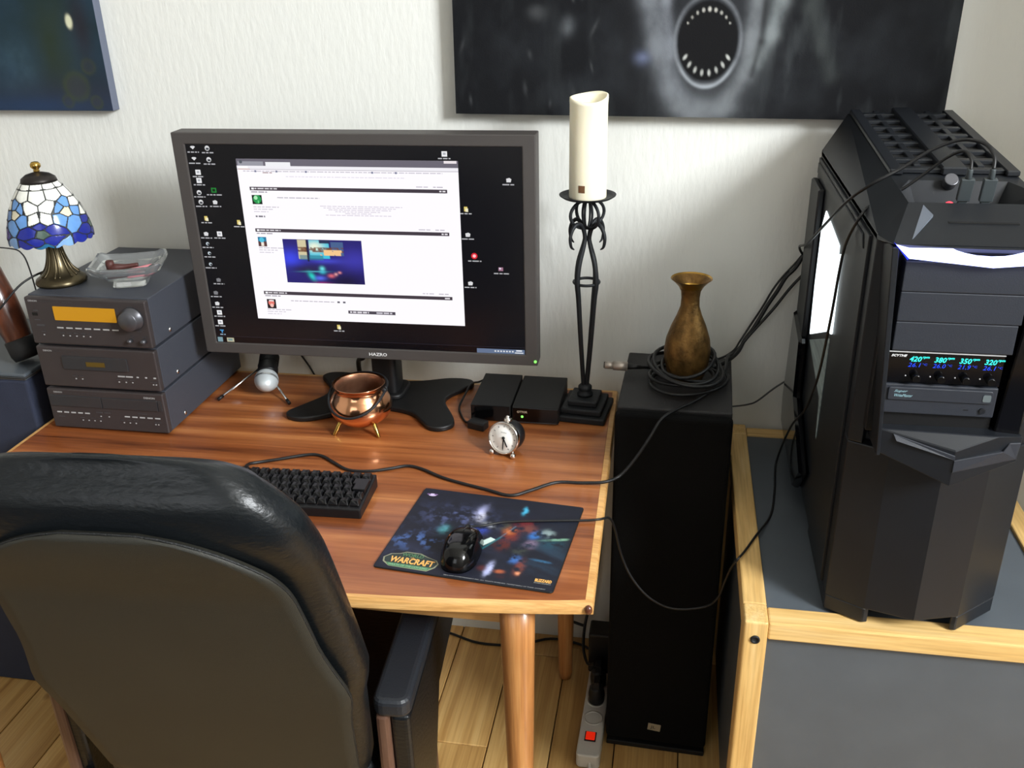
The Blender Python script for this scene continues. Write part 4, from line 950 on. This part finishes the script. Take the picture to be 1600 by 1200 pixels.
# ------------------------------------------------------------------ mouse pad and mouse
pad = thing('mouse_pad', 'dark blue fantasy print mouse pad on the right half of the desk', 'mouse pad', (.053, -.617, DZ), -.092)
PWd, PHt = .288, .243
MB().prism(rrect(-PWd/2,PWd/2,-PHt/2,PHt/2,.006), .0002, .0026, 'z').build('mat', M_black_m, pad, .0006, 1)
nx, ny = 250, 210
X, Y = np.meshgrid(np.linspace(0,1,nx), np.linspace(0,1,ny))
N1 = vnoise(X*6,Y*5,11); N2 = np.clip(vnoise(X*26,Y*22,12,5)*1.5-.25,0,1); N3 = vnoise(X*5+N1*2,Y*9+N1*2,13)
C = np.zeros((ny,nx,3))+np.array(lin((24,26,38)))
C = mixc(C, (50,56,84), .7*np.clip((N3-.45)*3,0,1)*blob(X,Y,.25,.55,.45,.45))
C = mixc(C, (70,96,150), 1.2*np.clip((N2-.5)*4,0,1)*blob(X,Y,.15,.66,.16,.10)); C = mixc(C, (80,150,160), blob(X,Y,.262,.49,.03,.05)*N2*1.7)
C = mixc(C, (86,96,140), .8*np.clip((N2-.45)*3,0,1)*blob(X,Y,.30,.33,.2,.12))
C = mixc(C, (176,180,226), blob(X,Y,.412,.235,.026,.085,.15)*np.clip(N2*2.0-.25,0,1)); C = mixc(C, (226,226,246), blob(X,Y,.43,.28,.022,.05)*np.clip(N2*2.2-.3,0,1))
C = mixc(C, (220,224,236), blob(X,Y,.50,.37,.035,.025,.4)*np.clip(N2*2.4-.3,0,1)); C = mixc(C, (60,80,176), blob(X,Y,.47,.44,.035,.04)*np.clip(N2*2-.1,0,1)*1.2)
def quad_(x0,y0,x1,y1,w,soft=.006):
    L = math.hypot(x1-x0,y1-y0); t = ((X-x0)*(x1-x0)+(Y-y0)*(y1-y0))/L/L; d = np.abs((X-x0)*(y1-y0)-(Y-y0)*(x1-x0))/L
    return np.clip((w-d)/soft,0,1)*((t>0)&(t<1))
C = mixc(C, (206,226,220), quad_(.50,.62,.565,.52,.024)*.95); C = mixc(C, (40,104,112), quad_(.44,.85,.60,.50,.010)*.9); C = mixc(C, (96,120,140), quad_(.60,.50,.66,.34,.008)*.7)
# abstract patches in the print's own warm and cold colours
for x, y, sx, sy, rt, col, a in ((.655,.47,.045,.13,.15,(112,44,36),1.1),(.70,.30,.075,.04,-.5,(110,40,44),1),(.63,.58,.05,.06,.2,(80,34,30),.9),(.635,.405,.036,.045,0,(206,116,60),1.1),(.74,.36,.05,.05,0,(120,66,56),.9),(.60,.36,.03,.05,.3,(74,76,58),.8),
    (.672,.14,.018,.05,0,(70,168,206),1.2),(.79,.42,.032,.05,.3,(60,120,200),1.1),(.79,.53,.04,.05,.2,(150,124,150),.8),(.74,.62,.045,.05,0,(60,66,60),.8),(.735,.72,.035,.045,0,(64,110,180),1),(.78,.80,.028,.085,.05,(120,60,48),1.05),(.785,.86,.016,.022,0,(226,150,110),1),
    (.62,.86,.022,.075,.05,(190,196,240),1.1),(.585,.86,.03,.03,0,(90,40,40),.8),(.68,.87,.03,.02,0,(190,100,60),.8),(.855,.38,.04,.05,.3,(150,170,170),.9),(.92,.44,.09,.014,-.35,(140,190,160),.9),(.90,.50,.08,.05,-.3,(30,70,84),.9),(.885,.70,.06,.012,.1,(56,110,150),.9),(.70,.92,.03,.02,0,(60,30,34),.6)):
    C = mixc(C, col, a*blob(X,Y,x,y,sx,sy,rt,3)*np.clip((N2-.22)*2.6,0,1)*.9)
C = mixc(C, (44,70,90), .5*np.clip((N3-.5)*4,0,1)*blob(X,Y,.9,.6,.14,.25))
P = np.stack([(X-.5)*(PWd-.003), (.5-Y)*(PHt-.003), np.full_like(X,.00275)],-1)
M_padp = vcol_mat('pad_print', rough=.55, spec=.35, bump=.1)
art = sheet('print', P, C, M_padp, pad)
def pp(u, v): return ((u-.5)*PWd, (.5-v)*PHt)
M_gold = mat('logo_gold', (236,178,96), rough=.5); M_logog = mat('logo_green', (84,130,92), rough=.5); M_logod = mat('logo_dark', (40,52,50), rough=.5); M_logos = mat('logo_silver', (150,150,124), rough=.5)
def flat_poly(name, pts, m, z, par): return MB().add([(*pp(*p), z) for p in pts], [tuple(range(len(pts)))]).build(name, m, par, fix=False)
plq = [(.035,.93),(.025,.885),(.055,.84),(.105,.825),(.135,.80),(.22,.80),(.265,.825),(.325,.85),(.345,.885),(.335,.93),(.30,.975),(.08,.97)]
flat_poly('logo_plaque', plq, M_logos, .00290, pad)
cx_ = sum(p[0] for p in plq)/len(plq); cy_ = sum(p[1] for p in plq)/len(plq)
flat_poly('logo_field', [(cx_+(u-cx_)*.95, cy_+(v-cy_)*.90) for u, v in plq], M_logod, .00300, pad)
flat_poly('logo_banner', [(.055,.935),(.32,.935),(.30,.968),(.08,.968)], M_logog, .00310, pad)
x, y = pp(.120,.852); text('WORLD', M_logog, pad, (x,y,.00315), .036, .0085, rot=(0,0,0), bold=.02)
x, y = pp(.176,.853); text('OF', M_gold, pad, (x,y-.0035,.00318), .006, .003, rot=(0,0,0))
x, y = pp(.068,.928); text('WARCRAFT', M_gold, pad, (x,y,.0032), .073, .0155, rot=(0,0,0), bold=.035)
x, y = pp(.075,.962); text('WRATH OF THE LICH KING', mat('logo_mint', (150,196,160), rough=.5), pad, (x,y,.0032), .064, .0048, rot=(0,0,0))
x, y = pp(.885,.915); text('BLIZZARD', M_gold, pad, (x,y,.0030), .026, .0075, rot=(0,0,0), bold=.05); text('ENTERTAINMENT', M_print, pad, (x,y-.004,.0030), .026, .0024, rot=(0,0,0))
x, y = pp(.40,.985); text('2004-2009 ENTERTAINMENT INC. ALL RIGHTS RESERVED. TRADEMARKS OF THEIR OWNERS', M_print, pad, (x,y,.0030), .16, .0020, rot=(0,0,0))
for k, (dx, dy, r) in enumerate(((0,0,.0062),(.006,.002,.003),(-.007,.001,.003))):
    x, y = pp(.072,.085); MB().lathe([(r,.0029),(.0001,.00291)],18,Matrix.Translation((x+dx,y+dy,.0001*k)) @ Matrix.Diagonal((1.2,.7,1,1)),smooth=False,cap0=False).build('emblem', mat('emblem_lilac' if k == 0 else 'emblem_violet', (206,190,226) if k == 0 else (120,90,140), rough=.5), pad, fix=False)

mou = thing('computer_mouse', 'glossy black computer mouse on the mouse pad', 'mouse', (.030, -.668, DZ+.0027), -.02)
LV = []; n = 40
for t in np.linspace(0,1,12):
    z = .0005+.036*math.sin(t*math.pi/2); s_ = math.cos(t*math.pi/2)**.55 if t < .999 else .02
    L = []
    for k in range(n):
        a = 2*math.pi*k/n; c, sn = math.cos(a), math.sin(a)
        x = math.copysign(abs(c)**.75,c)*.0315*s_*(1-.08*max(sn,0)); y = math.copysign(abs(sn)**.85,sn)*.058*s_
        zz = z*(1-.40*max(0,y/.058)**1.3)
        if abs(c) > .9 and t < .5: x *= .95
        L.append((x, y-.004*t, zz))
    LV.append(L)
MB().add([p for l in LV for p in l], [(i*n+k,i*n+(k+1)%n,(i+1)*n+(k+1)%n,(i+1)*n+k) for i in range(len(LV)-1) for k in range(n)]+[tuple(range(n-1,-1,-1)),tuple((len(LV)-1)*n+k for k in range(n))], True).build('shell', M_gloss, mou)
MB().lathe([(.0088,-.0032),(.0095,-.0015),(.0095,.0015),(.0088,.0032)],20,Matrix.Translation((0,.036,.0185)) @ Matrix.Rotation(math.pi/2,4,'Y')).build('scroll_wheel', M_cable, mou)
MB().tube([(0,.055,.0125),(0,.03,.0275),(0,.012,.0345)], .0007, 6).build('button_gap', M_knob, mou, fix=False)
MB().box(-.010,.010,-.0006,.0006,0,.0003).box(-.0075,.0075,.003,.0038,0,.0003).build('logo_lines', M_print, mou, loc=(0,-.040,.0282), rot=(.62,0,0))

# ------------------------------------------------------------------ two black boxes, adapter
bx = thing('black_box', 'flat black box on the desk, left of a pair, without markings', 'box', (-.014, -.128, DZ))
MB().box(-.041,.041,-.079,.078,.003,.0375).build('shell', M_black_m, bx, .0015); MB().box(-.039,.039,-.080,-.0788,.004,.0365).build('front_panel', M_gloss, bx, .0005)
for x in (-.03,.03):
    for y in (-.06,.06): MB().lathe([(.005,0),(.005,.0032)],12).build('rubber_foot', M_cable, bx, loc=(x,y,0))
bx = thing('black_box', 'flat black box with a green light, right of a pair behind the alarm clock', 'box', (.078, -.130, DZ))
MB().box(-.047,.047,-.079,.078,.003,.0375).build('shell', M_black_m, bx, .0015); fp = MB().box(-.045,.045,-.080,-.0788,.004,.0365).build('front_panel', M_gloss, bx, .0005)
for x in (-.03,.03):
    for y in (-.06,.06): MB().lathe([(.005,0),(.005,.0032)],12).build('rubber_foot', M_cable, bx, loc=(x,y,0))
MB().ball((-.0265,-.0802,.0175),.0026,12,8).build('green_light', M_green, fp)
text('OTTOR', mat('sand_print', (176,160,138), rough=.5), fp, (-.037,-.0804,.0255), .0215, .0050, bold=.04)
MB().box(-.043,.043,-.0806,-.0798,.0045,.0058).build('trim_line', M_knob, fp)
ad = tag(MB().box(-.019,.019,-.012,.012,0,.017).build('plug_adapter', M_cable, None, .003, 2, loc=(-.034,-.238,DZ), rot=(0,0,-.35)), 'small black plug adapter lying at the front corner of the plain black box', 'adapter')

# ------------------------------------------------------------------ paintings
pt = thing('painting', 'large dark painting of an open screaming mouth with teeth on the wall', 'painting', (.3515, 0, 1.2965)); pt.rotation_euler = (0,.0095,0)
PW2, PH2 = .913, .50
MB().box(-PW2/2,PW2/2,-.0105,WY-.0002,0,PH2).build('canvas', M_canvas_d, pt, .002)
nx, ny = 460, 252
X, Z = np.meshgrid(np.linspace(-PW2/2,PW2/2,nx), np.linspace(PH2,0,ny))
N1 = vnoise(X*9+20,Z*9,21); N2 = vnoise(X*40+40,Z*30,22); N3 = vnoise(X*26+30,Z*7,23)
C = np.zeros((ny,nx,3))+np.array(lin((17,18,21)))
C = mixc(C, (44,47,51), .55*np.clip((N1-.45)*2.6,0,1)*(.4+N2)); C = mixc(C, (64,68,70), .5*np.clip((N3-.55)*4,0,1)*np.clip(.4+blob(X,Z,.27,.18,.18,.25),0,1))
mx_, mz = .0235, .137
ell = lambda sx, sz, x0=mx_, z0=mz: np.sqrt(((X-x0)/sx)**2+((Z-z0)/sz)**2)
px_ = lambda p: (p-1102)/836+.0235
pz_ = lambda p: (185-p)/843
def streak(pts, w, col, a):
    global C
    for (x0,z0),(x1,z1) in zip(pts,pts[1:]):
        x0,x1,z0,z1 = px_(x0),px_(x1),pz_(z0),pz_(z1)
        L = math.hypot(x1-x0,z1-z0); t = np.clip(((X-x0)*(x1-x0)+(Z-z0)*(z1-z0))/L/L,0,1)
        d = np.hypot(X-x0-t*(x1-x0), Z-z0-t*(z1-z0)); C = mixc(C, col, a*np.exp(-(d/w)**2)*(.35+.8*N2)*(.5+.9*N3))
C = mixc(C, (66,69,72), .9*blob(X,Z,px_(1098),pz_(165),.075,.045)*(.4+.8*N2)); C = mixc(C, (60,62,66), .8*blob(X,Z,px_(1100),pz_(60),.10,.12)*(.4+.8*N2))
streak([(1000,-130),(1008,0),(1030,80),(1052,140),(1085,178)], .020, (112,116,122), .95)
streak([(1030,-130),(1036,10),(1046,90)], .010, (128,132,140), .7)
streak([(1185,-130),(1172,0),(1168,60),(1160,120),(1130,170)], .015, (116,120,124), .9)
streak([(1225,-130),(1208,10),(1196,60),(1178,100)], .013, (120,126,128), .9)
streak([(1060,168),(1100,176),(1140,166)], .018, (110,114,118), .8); streak([(1262,-100),(1250,20),(1290,120)], .014, (56,60,60), .8)
streak([(982,-60),(975,40),(985,120)], .012, (20,20,22), .7); streak([(1184,10),(1183,70),(1172,120)], .006, (24,24,26), .7)
C = mixc(C, (104,112,140), .8*blob(X,Z,px_(1003),pz_(95),.013,.011)*(.4+N2)); C = mixc(C, (96,100,104), .7*blob(X,Z,px_(885),pz_(48),.012,.016)*(.3+N2)); C = mixc(C, (76,78,80), .7*blob(X,Z,px_(838),pz_(28),.018,.012)*(.3+N2))
e = ell(.060,.079); C = mixc(C, (126,130,136), np.clip(1-np.abs(e-1.0)/.085,0,1)*(.25+.6*N2)); C = mixc(C, (15,15,17), np.clip((1.0-ell(.0555,.0715))/.05,0,1))
C = mixc(C, (150,156,162), np.exp(-((ell(.050,.071)-1.14)/.05)**2)*np.clip((mz-.03-Z)/.03,0,1)*(.5+.6*N2))
for k in range(9):
    a = math.pi/2+(k-4)*.24; tx = mx_+.044*math.cos(a)*1.05; tz = mz+.056*math.sin(a)-.001
    s_ = .0036-.0004*abs(k-4); C = mixc(C, (196,194,186), 1.2*blob(X,Z,tx,tz,s_*.85,s_*1.2,p=4)*(.4+.7*N2)*(1-.10*abs(k-4)))
for k in range(8):
    a = -math.pi/2+(k-3.5)*.29; tx = mx_+.046*math.cos(a); tz = mz+.059*math.sin(a)+.003
    C = mixc(C, (176,178,174), 1.2*blob(X,Z,tx,tz,.0028,.0058,(a+math.pi/2)*.6,p=4)*(.4+.7*N2))
for k in range(14):
    C = mixc(C, (78,80,82), .5*blob(X,Z,random.uniform(-.44,-.1),random.uniform(.02,.3),random.uniform(.002,.004),random.uniform(.006,.018),random.uniform(-.5,.5))*(.3+N2))
P = np.stack([X, np.full_like(X,-.0110), Z],-1)
sheet('picture', P, C, vcol_mat('oil_paint', rough=.75, spec=.15, bump=.25), pt)
pt = thing('painting', 'dark blue green abstract painting with blue grey canvas edge at upper left', 'painting', (-1.151, 0, 1.301))
MB().box(-.30,.30,-.0050,WY-.0002,0,.50).build('canvas', M_canvas_e, pt, .0015)
nx, ny = 240, 200
X, Z = np.meshgrid(np.linspace(-.2995,.2995,nx), np.linspace(.4995,.0005,ny))
N1 = vnoise(X*9+20,Z*9,31); N2 = vnoise(X*40+40,Z*40,32); N3 = vnoise(X*18+30,Z*14,33)
C = np.zeros((ny,nx,3))+np.array(lin((32,46,56)))
C = mixc(C, (30,50,54), np.clip(Z*3,0,1)*.7); C = mixc(C, (58,80,92), .9*blob(X,Z,.10,.08,.05,.06)*(.3+N2)); C = mixc(C, (44,64,84), .6*np.clip((N1-.45)*3,0,1))
C = mixc(C, (42,52,36), .95*blob(X,Z,.195,.13,.05,.12)*(.5+.7*N3)); C = mixc(C, (44,48,62), .8*blob(X,Z,.28,.02,.3,.05)); C = mixc(C, (40,60,92), .6*blob(X,Z,.12,.01,.16,.02))
for x, z, r in ((.226,.05,.026),(.262,.09,.014),(.266,.018,.012),(.20,.02,.012)):
    d = np.sqrt((X-x)**2+(Z-z)**2)/r; C = mixc(C, (58,66,46), .8*np.exp(-((d-1)/.25)**2)*(.4+.8*N2)); C = mixc(C, (58,60,58), .6*(d<.9)*(.4+.8*N2))
C = mixc(C, (40,34,40), .7*blob(X,Z,.262,.17,.022,.07)); C = mixc(C, (206,206,176), 1.5*blob(X,Z,.238,.178,.007,.013,p=4))
P = np.stack([X, np.full_like(X,-.0055), Z],-1)
sheet('picture', P, C, MATS['oil_paint'], pt)

# ------------------------------------------------------------------ things left of the desk
nb = thing('cloth_cabinet', 'navy blue cloth covered cabinet standing left of the desk', 'cabinet', (-1.13, -.185, 0))
MB().box(-.175,.178,-.150,.150,.0,.815).build('body', M_navy, nb, .006, 3)
MB().box(-.176,.179,-.151,.151,.8155,.830).build('top', M_grey, nb, .003, 2)
MB().tube([(-.176,-.152,.822),(.179,-.152,.822),(.180,.151,.822)], .0025, 6, smooth_path=False).build('top_piping', M_black_m, nb)
po_ = thing('wooden_post', 'dark polished wooden post leaning on the navy cabinet', 'ornament', (-.985, -.275, .840))
dv = Vector((-.125,.03,.36)).normalized()
MP = Matrix.Translation((0,0,.012)) @ dv.to_track_quat('Z','Y').to_matrix().to_4x4()
MB().lathe([(.021,.0),(.025,.02),(.031,.07),(.033,.12),(.030,.20),(.024,.30),(.019,.38),(.016,.40)],28,MP).build('shaft', M_dwood, po_)
MB().lathe([(.026,-.012),(.030,0),(.030,.030),(.0275,.032)],28,MP).build('black_foot', M_black_m, po_)
tag(MB().tube([(-1.15,-.18,.8315),(-1.15,-.18,1.02),(-1.13,-.18,1.045),(-1.04,-.18,1.046),(-1.013,-.18,1.035),(-1.004,-.18,1.00),(-1.000,-.18,.92),(-.998,-.18,.8315)], .0016, 8).build('wire_stand', M_knob, None, fix=False), 'thin grey wire loop standing on the navy cabinet beside the stereo', 'wire stand')

# ------------------------------------------------------------------ power strip and plugs on the floor
ps = thing('power_strip', 'white power strip with lit red switch on the floor beside the loudspeaker', 'power strip', (.215, -.235, .0015), -.02)
MB().prism(rrect(-.0255,.0255,-.165,.150,.010), 0, .036, 'z').build('housing', M_whitep, ps, .004, 3)
sw = MB().box(-.0125,.0125,-.124,-.096,.0355,.0375).build('switch_bezel', M_black_m, ps, .001); MB().box(-.0100,.0100,-.121,-.099,.0373,.0405).build('rocker', M_redsw, sw, .0015)
for y in (-.055,.0,.055,.11): MB().lathe([(.0215,.0355),(.0215,.0372),(.0175,.0374),(.0170,.030),(.0001,.030)],24,Matrix.Translation((0,y,0))).build('socket', M_whitep, ps)
MB().tube([(.004,-.160,.015),(.010,-.20,.006),(.02,-.26,.004),(.035,-.36,.004)], .004, 8).build('cord', M_whitep, ps, fix=False)
tag(MB().lathe([(.0175,0),(.0185,.02),(.016,.038),(.009,.044)],24).box(-.007,.007,-.012,.012,.040,.060).build('power_plug', M_cable, None, .001, loc=(.216,-.235,.0392)), 'black round power plug in the white strip, nearest its red switch', 'plug')
tag(MB().lathe([(.0175,0),(.0185,.02),(.016,.038),(.009,.044)],24).box(-.007,.007,-.012,.012,.040,.058).build('power_plug', M_cable, None, .001, loc=(.215,-.180,.0392)), 'black round power plug in the white strip between plug and bulky adapter', 'plug')
tag(MB().box(-.026,.030,-.028,.028,.0,.112).build('power_adapter', M_blackp, None, .005, 3, loc=(.214,-.119,.0392), rot=(0,0,0)), 'bulky black power adapter standing in the white power strip', 'adapter')

# ------------------------------------------------------------------ cables
cable('keyboard_cable', [(-.424,-.480,.7335),(-.428,-.452,.727),(-.412,-.436,.7238),(-.383,-.422,.7238),(-.333,-.397,.7238),(-.305,-.398,.7238),(-.273,-.420,.7238),(-.236,-.443,.7238),(-.194,-.441,.7238),(-.161,-.427,.7238),(-.132,-.413,.7238),(-.101,-.421,.7238),(-.05,-.449,.7238),(.03,-.476,.7238),(.076,-.490,.7238),(.109,-.468,.7238),(.15,-.435,.7238),(.196,-.430,.7238),(.236,-.425,.726),(.262,-.405,.730),(.288,-.395,.762),(.312,-.385,.802),(.330,-.368,.829),(.356,-.325,.829),(.392,-.275,.8265),(.428,-.225,.834),(.445,-.180,.850),(.452,-.115,.850),(.472,-.05,.835),(.500,-.02,.862),(.540,-.014,.915),(.572,-.012,.965),(.600,-.010,1.0)], .0030, M_cable, 'black keyboard cable winding over the desk and up across the loudspeaker', sub=5)
cable('mouse_cable', [(.030,-.612,.7345),(.050,-.594,.7265),(.083,-.577,.7255),(.146,-.564,.7250),(.214,-.552,.7245),(.238,-.545,.7245),(.251,-.520,.712),(.258,-.475,.665),(.270,-.45,.593),(.289,-.45,.546),(.319,-.45,.506),(.355,-.45,.484),(.390,-.45,.482),(.430,-.45,.494),(.448,-.455,.52),(.455,-.470,.563),(.462,-.492,.61),(.4705,-.506,.640),(.484,-.480,.6405),(.506,-.428,.6400),(.538,-.345,.6330),(.552,-.255,.633),(.560,-.17,.640),(.566,-.19,.70),(.570,-.26,.78),(.578,-.335,.85),(.578,-.42,.948),(.578,-.466,1.065),(.579,-.482,1.15),(.582,-.49,1.195),(.590,-.515,1.236),(.606,-.50,1.252),(.640,-.508,1.275),(.668,-.512,1.300),(.692,-.522,1.325),(.708,-.536,1.336),(.7138,-.552,1.328),(.7135,-.5590,1.316)], .0021, M_cable, 'thin black mouse cable hanging off the desk and up the tower to its lid')
cable('usb_cable', [(.7415,-.5585,1.317),(.7418,-.550,1.332),(.733,-.530,1.345),(.708,-.510,1.346),(.675,-.500,1.330),(.643,-.498,1.306),(.605,-.50,1.283),(.583,-.46,1.250),(.572,-.36,1.19),(.568,-.20,1.11),(.575,-.05,1.06),(.592,-.012,1.03),(.62,-.010,1.02)], .0024, M_cable, 'black usb cable looping over the tower lid to behind the case')
cable('audio_cable', [(.420,-.150,.838),(.452,-.105,.836),(.476,-.058,.838),(.490,-.02,.850),(.507,-.015,.876),(.530,-.012,.925),(.546,-.012,.955),(.560,-.012,.985),(.578,-.012,1.008),(.602,-.012,1.055),(.64,-.010,1.08)], .0042, M_cable, 'thick black cable rising from the loudspeaker to behind the tower, middle one')
cable('audio_cable', [(.410,-.130,.842),(.445,-.090,.838),(.468,-.050,.838),(.480,-.02,.845),(.495,-.004,.866),(.520,-.003,.915),(.538,-.003,.955),(.556,-.003,.985),(.585,-.003,1.025),(.61,-.003,1.07)], .0022, M_cable, 'thin black cable on the wall, topmost of those rising to the tower')
cable('thin_grey_cable', [(.452,-.015,.690),(.483,-.015,.694),(.510,-.015,.700),(.528,-.020,.712),(.560,-.022,.745),(.594,-.025,.775),(.600,-.028,.79)], .0020, M_cableg, 'thin grey cable from behind the loudspeaker to the tower back')
cable('box_cable', [(-.040,-.236,.735),(-.062,-.222,.7235),(-.082,-.185,.7235),(-.092,-.150,.7235),(-.088,-.105,.733),(-.084,-.065,.737),(-.072,-.035,.729),(-.05,-.025,.738)], .0022, M_cable, 'thin black cable curving from the plug adapter behind the plain black box')
cable('wall_cable', [(-.56,.0135,.90),(-.53,.0135,.80),(-.508,.014,.755),(-.484,.013,.715),(-.46,.012,.66)], .0022, M_cable, 'thin black cable running down the wall behind the microphone')
cable('monitor_cable', [(-.275,-.085,.86),(-.30,-.06,.83),(-.345,-.055,.835),(-.325,-.05,.80),(-.335,-.04,.775),(-.355,-.018,.755),(-.36,.0,.70),(-.355,.004,.62)], .0055, M_cable, 'thick black monitor cable hanging behind the copper pot')
cable('floor_cable', [(-.45,-.035,.004),(-.30,-.02,.004),(-.199,-.012,.004),(-.10,-.042,.004),(.0,-.036,.004),(.08,.0,.004),(.16,-.012,.004),(.20,-.045,.004)], .0032, M_cable, 'black cable lying on the floor along the wall under the desk')
cable('hanging_cable', [(.055,.006,.62),(.054,.0,.30),(.058,-.005,.19),(.085,-.012,.12),(.12,-.015,.085),(.17,-.02,.07)], .0036, M_cable, 'black cable hanging in a bow left of the rear desk leg')
cable('hanging_cable', [(.205,.004,.60),(.200,0,.30),(.188,-.02,.18),(.172,-.05,.11),(.172,-.10,.075),(.186,-.15,.07),(.204,-.178,.092)], .0036, M_cable, 'black cable hanging down to a plug in the power strip')
cable('floor_cable', [(-.80,-.98,.004),(-.72,-.975,.004),(-.66,-.962,.004),(-.615,-.975,.004),(-.56,-1.02,.004),(-.50,-1.08,.004)], .0035, M_cable, 'dark cable on the floor left of the chair')
tag(MB().add([(-.022,-.010,0),(.020,-.014,.004),(.002,.022,.006),(-.020,-.008,.026),(.018,-.012,.028)], [(0,1,2),(0,3,4,1),(3,2,4),(0,2,3),(1,4,2)]).build('folded_paper', mat('pale_green_paper', (150,166,150), rough=.7), None, .0005, loc=(-.258,-.268,DZ+.040), rot=(0,0,.3)), 'pale green folded paper lying inside the copper pot', 'paper')
